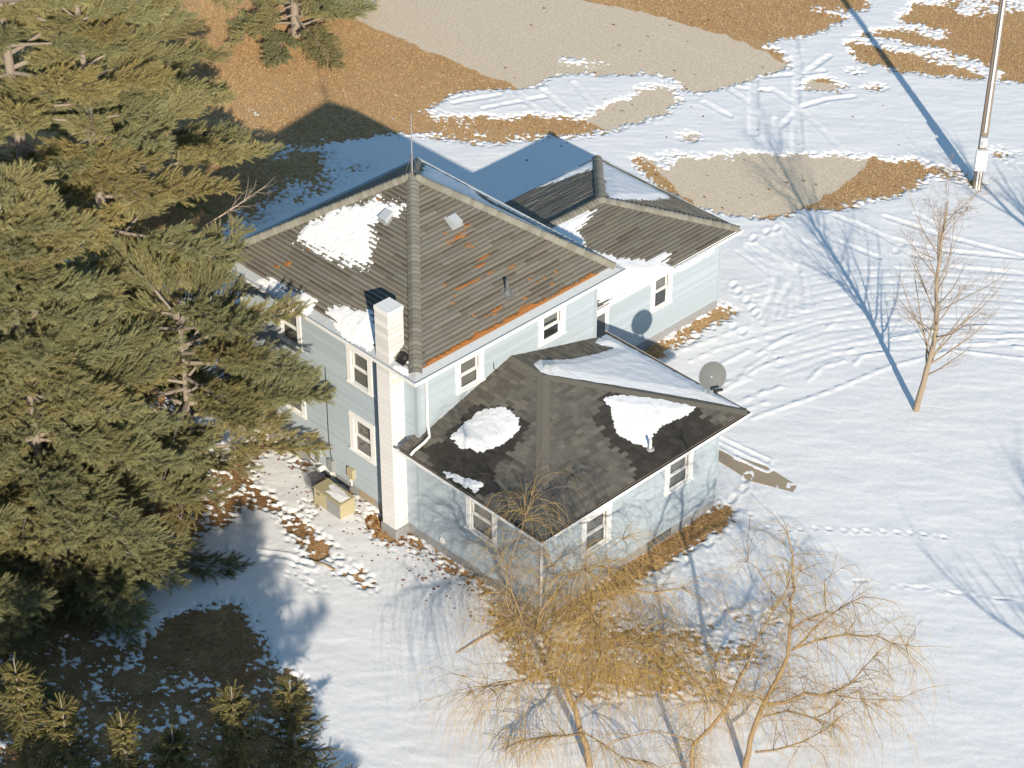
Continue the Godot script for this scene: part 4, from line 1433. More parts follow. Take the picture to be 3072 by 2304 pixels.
func make_roof_snow() -> void:
	var z1 := func(a: Array) -> Array: return zoomed(600, 400, 2.765, a)
	var z4 := func(a: Array) -> Array: return zoomed(700, 800, 2.765, a)
	var z5 := func(a: Array) -> Array: return zoomed(1300, 900, 2.212, a)
	var z3 := func(a: Array) -> Array: return zoomed(1600, 400, 2.765, a)
	snow_patch("main_left", z1.call([800, 900, 860, 780, 960, 710, 1080, 640, 1300, 585, 1480, 530, 1550, 560, 1650, 575, 1700, 610, 1640, 680, 1540, 730, 1400, 740, 1300, 830, 1100, 930, 920, 960]), 0.04, 0.26, 0.04, "large ragged snow patch beside the box vent on the steep roof", 0.03)
	snow_patch("main_left", z1.call([900, 950, 1100, 840, 1300, 740, 1420, 680, 1460, 870, 1430, 1000, 1390, 1110, 1210, 1110, 1020, 1010]), 0.032, 0.28, 0.2, "striped melting snow below the large patch on the steep roof", 0.035)
	snow_patch("main_left", z4.call([205, 120, 320, 92, 470, 190, 600, 215, 700, 290, 640, 400, 540, 380, 430, 270, 330, 215]), 0.07, 0.07, 0.0, "narrow snow drift on the eave above the shaded upper window")
	snow_patch("main_left", z4.call([760, 380, 840, 320, 960, 335, 1060, 370, 1150, 355, 1195, 560, 1190, 620, 1130, 700, 1000, 630, 900, 570, 850, 480]), 0.09, 0.06, 0.0, "thick snow drift on the eave against the white chimney")
	snow_patch("main_left", z4.call([1325, 832, 1380, 825, 1440, 845, 1470, 885, 1450, 905, 1380, 880]), 0.06, 0.02, 0.0, "small snow lump in the metal gutter beside the roof corner", 0.03)
	snow_patch("main_left", z4.call([1410, 800, 1440, 770, 1480, 760, 1495, 815]), 0.04, 0.02, 0.0, "small snow lump under the torn flashing beside the chimney", 0.03)
	var fb: Dictionary = frames["main_back"]
	snow_patch_uv(fb, PackedVector2Array([Vector2(1.2, 0.75), Vector2(3.5, 2.9), Vector2(4.45, 4.9), Vector2(8.0, 0.75), Vector2(8.7, 0.02), Vector2(6.0, 0.03), Vector2(5.2, 0.9), Vector2(4.0, 1.6), Vector2(2.5, 0.8)]), 0.05, 0.1, 0.02, "thin snow on the far sunlit-edge slope behind the mast", 0.07)
	snow_patch_uv(fb, PackedVector2Array([Vector2(1.0, 0.0), Vector2(1.6, 0.22), Vector2(5.5, 0.35), Vector2(5.5, 0.0)]), 0.05, 0.06, 0.0, "snow strip along the far gutter of the steep roof", 0.06)
	snow_patch("add_left", z5.call([110, 920, 200, 830, 330, 725, 480, 718, 555, 790, 570, 850, 500, 930, 400, 985, 330, 1010, 200, 985]), 0.06, 0.09, 0.03, "oval snow patch on the addition roof beside the downspout elbow")
	snow_patch("add_left", z5.call([70, 1140, 180, 1165, 250, 1200, 320, 1222, 280, 1275, 150, 1210]), 0.03, 0.12, 0.05, "streaky thin snow above the addition gutter")
	snow_patch("add_front", z5.call([1130, 660, 1210, 637, 1480, 652, 1740, 712, 1640, 785, 1520, 825, 1450, 890, 1425, 980, 1330, 945, 1235, 900, 1200, 820, 1185, 720]), 0.06, 0.06, 0.0, "tooth-shaped snow patch above the white vent pipe")
	snow_patch("add_right", z5.call([672, 430, 720, 405, 900, 400, 1100, 362, 1210, 322, 1070, 285, 1150, 235, 2045, 722, 1800, 668, 1300, 585, 780, 505, 700, 480]), 0.075, 0.05, 0.0, "broad smooth snow sheet covering the addition's far slope", 0.06)
	snow_patch("wing_front", z3.call([430, 960, 535, 985, 700, 1035, 950, 1052, 1060, 992, 1150, 990, 1090, 1075, 1140, 1105, 1180, 1130, 870, 1280, 640, 1400, 560, 1410, 400, 1300]), 0.08, 0.07, 0.0, "wide snow field on the wing roof beside the two-storey eave", 0.06)
	snow_patch("wing_front", z3.call([100, 800, 200, 745, 520, 632, 512, 660, 440, 740, 360, 800, 430, 900, 420, 960, 200, 900]), 0.07, 0.05, 0.0, "snow wedge under the wing ridge", 0.05)
	snow_patch("wing_front", z3.call([1120, 1150, 1300, 1060, 1480, 960, 1500, 975, 1330, 1085, 1130, 1180]), 0.05, 0.05, 0.0, "thin snow line in the wing gutter above the window")
	snow_patch("wing_end", z3.call([545, 225, 1140, 528, 1120, 545, 1000, 560, 700, 555, 640, 545, 600, 515, 585, 420, 560, 330]), 0.07, 0.04, 0.0, "snow triangle on the wing's hipped end facing the drive", 0.06)
	snow_patch("wing_back", zoomed(1500, 440, 6.14, [600, 810, 1000, 590, 1300, 430, 1780, 225, 1790, 370, 1720, 430, 1300, 560, 1000, 680, 800, 740]), 0.06, 0.06, 0.0, "snow strip along the wing's back eave", 0.06)

# ---------------------------------------------------------------- things in the yard
func make_yard_things() -> void:
	var X := Vector3(1, 0, 0)
	# air conditioner beside the left wall
	var ac := thing("air_conditioner", Vector3(-0.9, 0.0, -3.05), "tan outdoor air-conditioning unit with snow on its top beside the blue wall", "air conditioner")
	var st := begin()
	box(st, Vector3(0, 0.345, 0), Vector3(0.58, 0.57, 1.26))
	obj("cabinet", st, M.unit, ac)
	st = begin()
	box(st, Vector3(0, 0.65, 0), Vector3(0.62, 0.04, 1.3))
	obj("lid", st, mat(lin(0.36, 0.315, 0.20), 0.6), ac)
	st = begin()
	box(st, Vector3(-0.293, 0.33, 0.3), Vector3(0.006, 0.5, 0.62))
	obj("coil", st, M.unit_dark, ac)
	for k in 22:
		st = begin()
		box(st, Vector3(-0.302, 0.33, 0.005 + k * 0.0285), Vector3(0.012, 0.5, 0.008))
		obj("grille_bar", st, M.grey, ac)
	st = begin()
	box(st, Vector3(-0.293, 0.5, -0.42), Vector3(0.008, 0.06, 0.16))
	obj("badge", st, M.unit_dark, ac)
	st = begin()
	box(st, Vector3(0, 0.03, 0), Vector3(0.75, 0.06, 1.45))
	obj("pad", st, M.concrete, ac)
	var f := {o = Vector3(-1.18, 0.662, -3.66), u = Vector3(0, 0, 1), v = X, n = Vector3.UP}
	snow_patch_uv(f, PackedVector2Array([Vector2(0.42, 0.12), Vector2(0.9, 0.06), Vector2(1.18, 0.1), Vector2(1.2, 0.45), Vector2(0.5, 0.5), Vector2(0.3, 0.5), Vector2(0.3, 0.36), Vector2(0.5, 0.28)]), 0.05, 0.04, 0.0, "snow patch on the lid of the tan air conditioner", 0.03)
	# exhaust drifting from the furnace vent
	var fog := FogVolume.new()
	fog.name = "vent_steam"
	fog.shape = RenderingServer.FOG_VOLUME_SHAPE_ELLIPSOID
	fog.size = Vector3(0.55, 0.7, 0.8)
	fog.position = gp(945, 1478) + Vector3(0.0, 0.45, 0.0)
	var fm := FogMaterial.new()
	fm.density = 1.6
	fm.albedo = Color(0.62, 0.62, 0.64)
	fm.edge_fade = 0.6
	fog.material = fm
	add_child(fog)
	tag(fog, "small grey puff of exhaust behind the tan air conditioner", "steam")
	# satellite dish on the addition's eave
	var dc := Vector3(7.68, 4.79, 4.74)
	var base := on_plane(2128.7, 1186, frames["add_right"].o, frames["add_right"].n)
	var dish := thing("satellite_dish", base, "grey satellite dish on a short mast at the addition's snowy eave", "satellite dish")
	var nrm := Vector3(-0.42, 0.36, 0.83).normalized()
	var ex := nrm.cross(Vector3.UP).normalized()
	var ey := ex.cross(nrm).normalized()
	var rel := dc - base
	st = begin()
	st.set_smooth_group(1)
	var rings := 6
	var seg := 36
	for i in rings:
		for k in seg:
			var q := []
			for e in [[i, k], [i + 1, k], [i + 1, k + 1], [i, k + 1]]:
				var rr := float(e[0]) / rings
				var a: float = TAU * e[1] / seg
				q.append(rel + ex * cos(a) * rr * 0.44 + ey * sin(a) * rr * 0.46 - nrm * (0.09 * (1.0 - rr * rr)))
			st.add_vertex(q[0]); st.add_vertex(q[1]); st.add_vertex(q[2])
			st.add_vertex(q[0]); st.add_vertex(q[2]); st.add_vertex(q[3])
	obj("reflector", st, M.dish, dish)
	st = begin()
	var rim := []
	var rr2 := []
	for k in 37:
		var a := TAU * k / 36.0
		rim.append(rel + ex * cos(a) * 0.44 + ey * sin(a) * 0.46); rr2.append(0.009)
	tube(st, rim, rr2, 5, false)
	obj("rim", st, M.grey, dish)
	st = begin()
	tube(st, [Vector3(0, -0.05, 0), Vector3(0.02, 0.2, 0), rel - nrm * 0.16 - ey * 0.2, rel - nrm * 0.1], [0.03, 0.03, 0.03, 0.04], 8)
	obj("mast", st, M.metal, dish)
	st = begin()
	var lnb := rel + nrm * 0.42 - ey * 0.34
	tube(st, [rel - ey * 0.44 - nrm * 0.05, rel - ey * 0.47 + nrm * 0.2, lnb], [0.018, 0.018, 0.018], 6)
	obj("arm", st, M.metal_dark, dish)
	st = begin()
	box(st, lnb + ex * 0.0, Vector3(0.26, 0.07, 0.08), Basis(ex, ey, nrm))
	box(st, lnb + ex * 0.09 - ey * 0.02, Vector3(0.08, 0.1, 0.12), Basis(ex, ey, nrm))
	obj("receiver", st, M.black, dish)
	st = begin()
	for a: float in [0.0, 2.1, 4.2]:
		tube(st, [Vector3(0.02, 0.25, 0), Vector3(cos(a) * 0.2, -0.09 * cos(a) + 0.02, sin(a) * 0.22)], [0.015, 0.015], 6)
	obj("foot", st, M.metal, dish)
	# aerial mast on the roof peak
	var an := thing("roof_mast", Vector3(3.72, 9.66, -4.19), "thin bare aerial mast on the peak of the steep roof", "mast")
	st = begin()
	tube(st, [Vector3(0, -0.05, 0), Vector3(0.01, 1.3, 0), Vector3(0.02, 2.1, 0)], [0.022, 0.02, 0.014], 8)
	obj("pole", st, M.grey, an)
	for a: float in [0.6, 2.7, 4.6]:
		st = begin()
		tube(st, [Vector3(0, 0.75, 0), Vector3(cos(a) * 0.3, -0.18, sin(a) * 0.32)], [0.009, 0.009], 5)
		obj("leg", st, M.metal_dark, an)
	# utility pole
	var up := thing("utility_pole", gp(2930, 562), "weathered wooden utility pole with meter and white breaker box", "utility pole")
	st = begin()
	var pp := []
	var pr := []
	for k in 8:
		pp.append(Vector3(0.012 * k, k * 1.5 - 0.1, 0)); pr.append(0.17 - k * 0.008)
	tube(st, pp, pr, 14)
	obj("pole", st, M.pole, up)
	var cd := -AX_Q * 0.18
	st = begin()
	tube(st, [cd - AX_P * 0.06, cd - AX_P * 0.06 + Vector3(0, 1.2, 0)], [0.035, 0.035], 8)
	tube(st, [cd + AX_P * 0.05, cd + AX_P * 0.05 + Vector3(0, 1.2, 0)], [0.03, 0.03], 8)
	tube(st, [cd + Vector3(0, 2.5, 0), cd * 0.9 + Vector3(0.08, 10, 0)], [0.045, 0.045], 8)
	obj("conduit", st, M.pvc, up)
	st = begin()
	box(st, cd - AX_Q * 0.1 - AX_P * 0.04 + Vector3(0, 1.35, 0), Vector3(0.42, 0.85, 0.16), Basis(Vector3.UP, deg_to_rad(-44)))
	obj("breaker_box", st, M.white, up)
	st = begin()
	var mb := cd - AX_Q * 0.07 - AX_P * 0.02 + Vector3(0, 2.12, 0)
	box(st, mb, Vector3(0.28, 0.42, 0.13), Basis(Vector3.UP, deg_to_rad(-44)))
	var mtr := obj("meter", st, M.metal, up)
	st = begin()
	tube(st, [mb - AX_Q * 0.05, mb - AX_Q * 0.16], [0.085, 0.075], 16)
	obj("dial", st, M.pvc, mtr)
	# fallen leaves and needles scattered on the snow by the wall
	rng.seed = 91
	var leaf := begin()
	tri(leaf, Vector3(-0.03, 0, -0.02), Vector3(0.035, 0.012, -0.01), Vector3(0.0, 0.004, 0.04))
	tri(leaf, Vector3(0.035, 0.012, -0.01), Vector3(0.05, 0.0, 0.03), Vector3(0.0, 0.004, 0.04))
	var mm := MultiMesh.new()
	mm.transform_format = MultiMesh.TRANSFORM_3D
	mm.mesh = done(leaf)
	var tf := []
	for k in 420:
		var c := Vector2(rng.randf_range(760, 1480), 0)
		c.y = lerpf(1300, 1760, (c.x - 760) / 720.0) + absf(rng.randfn(0, 70))
		var w := gp(c.x, c.y)
		if w.x > -0.25: continue
		tf.append(Transform3D(Basis(Vector3.UP, rng.randf() * TAU).scaled(Vector3.ONE * rng.randf_range(0.6, 1.7)), Vector3(w.x, 0.062, w.z)))
	for k in 90:
		var w := gp(rng.randf_range(1500, 2700), rng.randf_range(20, 640))
		tf.append(Transform3D(Basis(Vector3.UP, rng.randf() * TAU).scaled(Vector3.ONE * rng.randf_range(0.8, 1.8)), Vector3(w.x, 0.065, w.z)))
	mm.instance_count = tf.size()
	for k in tf.size(): mm.set_instance_transform(k, tf[k])
	var li := MultiMeshInstance3D.new()
	li.name = "fallen_leaves"
	li.multimesh = mm
	li.material_override = M.leaf
	add_child(li)
	tag(li, "small brown fallen leaves strewn on the snow by the left wall", "leaves", "", "stuff")
	var tuft := begin()
	for k in 8:
		var a := rng.randf() * TAU
		var dd := Vector3(cos(a), rng.randf_range(0.5, 1.6), sin(a)).normalized()
		var sd := Vector3(-sin(a), 0, cos(a)) * 0.006
		tri(tuft, -sd, sd, dd * rng.randf_range(0.06, 0.12))
	mm = MultiMesh.new()
	mm.transform_format = MultiMesh.TRANSFORM_3D
	mm.use_colors = true
	mm.mesh = done(tuft)
	tf = []
	var tries := 0
	while tf.size() < 120000 and tries < 800000:
		tries += 1
		var p := rng.randf_range(-20.0, 26.0)
		var q := rng.randf_range(-12.0, 39.0)
		var m := bare_at(p, q)
		if m < 0.3 or rng.randf() > m: continue
		if Geometry2D.is_point_in_polygon(Vector2(p, q), drive_outline): continue
		var w := yard(p, q)
		if w.x > 0 and w.x < 16.2 and w.z < 5.2 and w.z > -8.3 and (w.x < 7.5 or w.z < -2.2): continue
		tf.append(Transform3D(Basis(Vector3.UP, rng.randf() * TAU).scaled(Vector3(1, rng.randf_range(0.4, 1.0), 1) * rng.randf_range(0.6, 1.3)), w))
	mm.instance_count = tf.size()
	for k in tf.size():
		mm.set_instance_transform(k, tf[k])
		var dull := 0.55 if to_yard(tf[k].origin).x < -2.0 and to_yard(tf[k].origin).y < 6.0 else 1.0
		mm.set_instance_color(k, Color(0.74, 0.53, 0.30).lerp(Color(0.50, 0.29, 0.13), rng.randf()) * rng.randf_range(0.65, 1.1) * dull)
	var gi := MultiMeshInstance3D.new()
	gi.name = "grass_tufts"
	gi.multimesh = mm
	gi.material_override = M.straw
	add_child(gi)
	tag(gi, "matted tan winter grass blades between the snow patches", "grass", "", "stuff")
	# fallen branch at the willow's foot and stick in the snow
	for k in [[1368, 1966, 1500, 1890, "dark fallen stick propped on the snow left of the willow"], [940, 1690, 1005, 1716, "thin straight stick lying on snow before the left wall"]]:
		var a := gp(k[0], k[1])
		var b := gp(k[2], k[3])
		st = begin()
		tube(st, [a + Vector3(0, 0.075, 0), a.lerp(b, 0.5) + Vector3(0.05, 0.1, 0), b + Vector3(0, 0.085, 0)], [0.02, 0.03, 0.035], 6)
		tag(obj("fallen_stick", st, M.twig_brown), k[4], "stick")

# ---------------------------------------------------------------- leafless trees
func grow(st: SurfaceTool, tw: SurfaceTool, p: Vector3, d: Vector3, l: float, r: float, level: int, spec: Dictionary) -> void:
	var n := maxi(3, int(l / 0.35))
	var pts := [p]
	var rad := [r]
	var q := p
	var dir := d
	for i in n:
		dir = (dir + Vector3(rng.randfn(0, 1), rng.randfn(0, 1), rng.randfn(0, 1)) * spec.wander + Vector3(0, spec.lift, 0)).normalized()
		q += dir * l / n
		pts.append(q)
		rad.append(lerpf(r, r * spec.tip, float(i + 1) / n))
	tube(st if r > 0.02 else tw, pts, rad, 7 if r > 0.04 else (5 if r > 0.012 else 3), false)
	if level <= 0: return
	var kids: int = spec.kids[level - 1]
	for k in kids:
		var t := lerpf(spec.first[level - 1], 0.97, (k + rng.randf()) / kids)
		var fi := t * n
		var i := mini(int(fi), n - 1)
		var at: Vector3 = pts[i].lerp(pts[i + 1], fi - i)
		var along: Vector3 = (pts[i + 1] - pts[i]).normalized()
		var side := along.cross(Vector3(rng.randfn(0, 1), rng.randfn(0, 1), rng.randfn(0, 1))).normalized()
		var ang: float = rng.randf_range(spec.ang0, spec.ang1)
		var nd := (along * cos(ang) + side * sin(ang)).normalized()
		var nl: float = l * rng.randf_range(spec.len0, spec.len1) * (1.0 - 0.55 * t)
		if level == spec.top: nl *= 1.0
		grow(st, tw, at, nd, nl, maxf(rad[i] * spec.thin, 0.004), level - 1, spec)

func bare_tree(at: Vector3, h: float, r: float, sd: int, called: String, label: String, spec: Dictionary, bark: Material, twig: Material) -> Node3D:
	rng.seed = sd
	var t := thing(called, at, label, "tree")
	var st := begin()
	var tw := begin()
	grow(st, tw, Vector3(0, -0.1, 0), spec.lean, h, r, spec.top, spec)
	obj("trunk", st, bark, t)
	obj("crown", tw, twig, t)
	return t

func strand(tw: SurfaceTool, p: Vector3, d: Vector3, l: float, r: float, g: float, floor_y := 0.1) -> void:
	var pts := [p]
	var rad := [r]
	var q := p
	var dir := d
	var n := 8
	for i in n:
		dir = (dir + Vector3(rng.randfn(0, 0.1), -g, rng.randfn(0, 0.1))).normalized()
		q += dir * l / n
		if q.y < floor_y: break
		pts.append(q)
		rad.append(r * (1.0 - 0.75 * (i + 1) / n))
	if pts.size() > 2: tube(tw, pts, rad, 3, false)

func resample(a: Array, step: float) -> Array:
	var out := []
	for i in a.size() - 1:
		var u: Vector3 = a[i]
		var v: Vector3 = a[i + 1]
		var n := maxi(1, int((v - u).length() / step))
		for k in n: out.append(u.lerp(v, float(k) / n))
	out.append(a[a.size() - 1])
	return out

# limbs: [[r0, r1, depth0, depth1, px, py, px, py ...], ...]
func willow(base: Vector3, limbs: Array, zo: Array, sd: int, strands: int, label: String, lmin: float, lmax: float) -> void:
	rng.seed = sd
	var t := thing("willow_tree", base, label, "tree", "leafless willows before the house")
	var st := begin()
	var br := begin()
	var tw := begin()
	var tb := begin()
	var all := []
	for li in limbs.size():
		var L: Array = limbs[li]
		var pts := []
		var n := (L.size() - 4) / 2
		for k in n:
			var px: float = zo[0] + L[4 + k * 2] / zo[2]
			var py: float = zo[1] + L[5 + k * 2] / zo[2]
			pts.append(facing(px, py, base, lerpf(L[2], L[3], float(k) / maxf(1.0, n - 1))) - base)
		if L[2] == 0.0 and li == 0: pts[0].y = -0.15
		var rs := resample(pts, 0.4)
		var rad := []
		for k in rs.size():
			rad.append(lerpf(L[0], L[1], float(k) / (rs.size() - 1)) * 0.66)
			if k > 0 and k < rs.size() - 1: rs[k] += Vector3(rng.randfn(0, 1), rng.randfn(0, 1), rng.randfn(0, 1)) * 0.03
		tube(st if L[0] > 0.06 else br, rs, rad, 8, false)
		for k in range(1, rs.size()):
			if rad[k] < 0.075 and (L[0] > 0.042 or k % 4 == 0): all.append([rs[k], (rs[k] - rs[k - 1]).normalized(), rad[k], pow(0.08 / (rad[k] + 0.02), 0.5)])
	# side branches off the limbs
	var more := []
	for k in int(strands / 9.0):
		var a: Array = all[rng.randi() % all.size()]
		var d: Vector3 = (a[1] * 0.8 + Vector3(rng.randfn(0, 0.8), rng.randf_range(-0.1, 0.9), rng.randfn(0, 0.8))).normalized()
		var l := rng.randf_range(0.5, 1.7)
		var q: Vector3 = a[0]
		var pts := [q]
		var rad := [0.010]
		for i in 5:
			d = (d + Vector3(rng.randfn(0, 0.12), -0.13, rng.randfn(0, 0.12))).normalized()
			q += d * l / 5
			pts.append(q); rad.append(0.010 - 0.0013 * (i + 1))
			more.append([q, d, 0.01])
		tube(br, pts, rad, 4, false)
	for k in strands:
		var a: Array = more[rng.randi() % more.size()] if rng.randf() < 0.72 else all[rng.randi() % all.size()]
		var d: Vector3 = (a[1] * 0.7 + Vector3(rng.randfn(0, 0.5), rng.randf_range(0.0, 0.6), rng.randfn(0, 0.5))).normalized()
		strand(tw if rng.randf() < 0.6 else tb, a[0], d, rng.randf_range(lmin, lmax), rng.randf_range(0.003, 0.005), rng.randf_range(0.32, 0.62), 0.15)
	obj("trunk", st, M.bark_willow, t)
	obj("branches", br, M.bark_willow, t)
	obj("crown", tw, M.twig_willow, t)
	tag(obj("hanging_twigs", tb, M.twig_brown, t), "browner hanging twigs")

func make_bare_trees() -> void:
	# young tree on the open snow
	var young := {wander = 0.06, lift = 0.055, tip = 0.22, kids = [6, 9, 40], first = [0.15, 0.2, 0.2], ang0 = 0.6, ang1 = 1.05, len0 = 0.32, len1 = 0.58, thin = 0.34, top = 3, lean = Vector3(0.02, 1, 0.02)}
	bare_tree(gp(2747, 1236), 7.9, 0.115, 404, "young_tree", "slender bare young tree with upswept branches alone on the snow", young, M.bark_young, M.twig_grey)
	# trees standing just outside the picture whose shadows fall across the snow
	var big := {wander = 0.1, lift = 0.04, tip = 0.3, kids = [5, 6, 14], first = [0.3, 0.3, 0.25], ang0 = 0.4, ang1 = 0.95, len0 = 0.4, len1 = 0.7, thin = 0.5, top = 3, lean = Vector3(0.0, 1, 0.0)}
	bare_tree(gp(3600, 1190), 7.5, 0.16, 405, "bare_tree", "leafless tree beyond the utility pole side of the yard", big, M.bark_young, M.twig_grey)
	bare_tree(gp(3760, 2880), 9.0, 0.17, 407, "bare_tree", "leafless tree on the open snow past the willows", big, M.bark_young, M.twig_grey)
	# willows
	var b1 := gp(1772, 2305)
	willow(b1, [
		[0.14, 0.085, 0.0, 0.3, 1040, 1650, 985, 1430, 940, 1290, 900, 1200, 840, 1050, 770, 930, 745, 800],
		[0.09, 0.025, 0.3, 0.9, 745, 800, 720, 760, 670, 735, 600, 715, 540, 660, 500, 600, 470, 520],
		[0.085, 0.03, 0.3, 1.2, 745, 800, 800, 720, 900, 600, 1000, 530, 1090, 495, 1270, 485, 1450, 500, 1640, 470],
		[0.08, 0.03, 0.1, -0.8, 930, 1240, 1010, 1150, 1070, 1060, 1110, 900, 1080, 700, 1060, 640],
		[0.06, 0.02, -0.5, -1.4, 1110, 890, 1250, 850, 1490, 840, 1600, 900],
		[0.05, 0.015, 0.0, -0.9, 830, 1010, 700, 1050, 600, 1080, 370, 1130, 260, 1150],
		[0.05, 0.015, 0.6, 0.2, 690, 700, 760, 580, 900, 400, 1000, 340, 1100, 330],
		[0.04, 0.012, 0.5, 0.9, 600, 715, 560, 600, 520, 500, 460, 460, 480, 380, 540, 200, 600, 30],
		[0.05, 0.015, -0.3, 1.0, 985, 1430, 870, 1440, 700, 1460, 500, 1510, 400, 1590],
		[0.04, 0.012, 0.2, 0.5, 690, 690, 700, 620, 820, 500, 790, 330, 720, 160],
		[0.045, 0.015, -0.3, -1.5, 990, 1420, 1100, 1500, 1250, 1590, 1380, 1610],
		[0.05, 0.014, -0.6, -1.6, 1110, 900, 1300, 1000, 1500, 1010, 1650, 1080, 1780, 1150, 1860, 1210],
		[0.04, 0.012, 1.0, 1.6, 1140, 490, 1150, 300, 1140, 230, 1250, 150],
		[0.05, 0.012, -0.2, 0.6, 780, 900, 850, 950, 950, 970, 1000, 960]],
		[1300.0, 1550.0, 2.2], 501, 3600, "larger golden weeping willow leaning towards the addition's front corner", 1.1, 2.8)
	var b2 := gp(2236, 2320)
	willow(b2, [
		[0.14, 0.085, 0.0, 0.2, 330, 1690, 360, 1560, 400, 1400, 450, 1270, 540, 1100],
		[0.09, 0.03, 0.2, 0.5, 540, 1100, 600, 950, 620, 800, 625, 560, 630, 350, 600, 210],
		[0.08, 0.02, 0.1, -0.7, 480, 1265, 700, 1205, 820, 1210, 990, 1140, 1060, 1050, 1130, 980],
		[0.05, 0.015, 0.4, -0.2, 630, 930, 830, 740, 1000, 640, 1060, 600],
		[0.05, 0.015, 0.4, 1.0, 640, 920, 780, 860, 950, 825, 1160, 845, 1330, 900],
		[0.05, 0.015, 0.4, 0.9, 625, 800, 720, 740, 830, 700, 830, 500],
		[0.045, 0.012, 0.2, -0.9, 450, 1340, 600, 1290, 760, 1340, 860, 1320, 930, 1220, 1280, 1240],
		[0.05, 0.015, -0.2, -1.0, 400, 1560, 600, 1540, 800, 1450, 880, 1390],
		[0.05, 0.012, 0.2, 0.6, 480, 1250, 400, 1220, 250, 1210, 100, 1250],
		[0.04, 0.012, 0.4, 0.9, 615, 700, 500, 560, 400, 420, 350, 380]],
		[2072.0, 1500.0, 2.063], 502, 1700, "smaller weeping willow with open crown over bare snow", 0.8, 2.0)
	var b3 := gp(2080, 2360)
	willow(b3, [
		[0.12, 0.06, 0.0, 0.3, 1690, 1720, 1720, 1500, 1830, 1380, 1940, 1250, 2010, 1100, 2060, 1000],
		[0.05, 0.012, 0.3, 0.8, 2060, 1000, 2110, 880, 2160, 760, 2230, 620, 2330, 480, 2420, 360],
		[0.04, 0.012, 0.1, -0.5, 1720, 1480, 1500, 1420, 1300, 1440, 1180, 1480],
		[0.04, 0.012, 0.1, 0.6, 1740, 1490, 1800, 1300, 1760, 1150, 1700, 1000]],
		[1300.0, 1550.0, 2.2], 503, 700, "thin leaning willow stem between the two larger willows", 0.7, 1.7)
	# dry brush under the willows
	rng.seed = 600
	var st := begin()
	var area := zoomed(1300, 1550, 2.2, [300, 460, 470, 560, 700, 820, 900, 720, 1150, 560, 1350, 560, 1700, 680, 1760, 900, 1950, 1000, 1900, 1220, 1500, 1180, 1050, 1240, 760, 1120, 560, 1060, 430, 820])
	var poly := PackedVector2Array()
	for v in area: poly.append(v)
	var n := 0
	while n < 1500:
		var c := Vector2(rng.randf_range(1430, 2190), rng.randf_range(1750, 2120))
		if not Geometry2D.is_point_in_polygon(c, poly): continue
		n += 1
		var p := gp(c.x, c.y)
		if p.x > -0.4 and p.z < 6.1: continue
		strand(st, p, Vector3(rng.randfn(0, 0.45), 1, rng.randfn(0, 0.45)).normalized(), rng.randf_range(0.3, 1.15), rng.randf_range(0.005, 0.009), 0.13, -0.02)
	tag(obj("dry_brush", st, M.dry), "tangle of dry ochre stalks under the willows", "brush", "", "stuff")
	# dry grass along the addition's front wall
	st = begin()
	for k in 900:
		var x := rng.randf_range(-0.6, 7.8)
		var p := Vector3(x, 0, 5.3 + rng.randf() * 0.55)
		if rng.randf() < 0.3: p = Vector3(-0.15 - rng.randf() * 0.35, 0, rng.randf_range(3.4, 5.6))
		strand(st, p, Vector3(rng.randfn(0, 0.4), 1, rng.randfn(0.25, 0.4)).normalized(), rng.randf_range(0.12, 0.4), 0.006, 0.22, -0.02)
	tag(obj("dry_grass", st, M.dry), "strip of flattened dry grass along the addition's front wall", "grass", "", "stuff")

# ---------------------------------------------------------------- evergreens
var plume_mesh: ArrayMesh
var spruce_mesh: ArrayMesh

func make_plumes() -> void:
	rng.seed = 700
	var st := begin()
	st.set_smooth_group(-1)
	for i in 14:
		var t := i / 13.0
		var c := Vector3(0, 0.04 + t * 0.4, 0)
		for k in 6:
			var a := rng.randf() * TAU
			var rd := Vector3(cos(a), 0, sin(a))
			var d := (Vector3.UP * rng.randf_range(0.55, 0.95) + rd * rng.randf_range(0.5, 0.85) * (1.0 - 0.45 * t)).normalized()
			var s := d.cross(rd + Vector3(0.2, 0.1, 0.3)).normalized() * 0.0055
			var l := rng.randf_range(0.11, 0.17)
			st.set_color(Color.WHITE * rng.randf_range(0.75, 1.0))
			st.add_vertex(c - s); st.add_vertex(c + s); st.add_vertex(c + d * l)
	plume_mesh = done(st)
	st = begin()
	st.set_smooth_group(-1)
	for i in 18:
		var t := i / 17.0
		var c := Vector3(0, t * 0.36, 0)
		for k in 7:
			var a := TAU * (k + rng.randf()) / 7.0
			var rd := Vector3(cos(a), 0, sin(a))
			var d := (Vector3.UP * 0.55 + rd).normalized()
			var s := Vector3.UP.cross(rd) * 0.008
			st.set_color(Color.WHITE * rng.randf_range(0.75, 1.0))
			st.add_vertex(c - s); st.add_vertex(c + s); st.add_vertex(c + d * rng.randf_range(0.035, 0.055))
	spruce_mesh = done(st)

func aim(d: Vector3, roll: float, s: float) -> Basis:
	var y := d.normalized()
	var x := y.cross(Vector3(0.3, 0.9, 0.2) if absf(y.y) < 0.9 else Vector3(1, 0, 0)).normalized()
	var z := x.cross(y)
	return (Basis(y, roll) * Basis(x, y, z)).scaled(Vector3.ONE) * Basis.from_scale(Vector3.ONE * s)

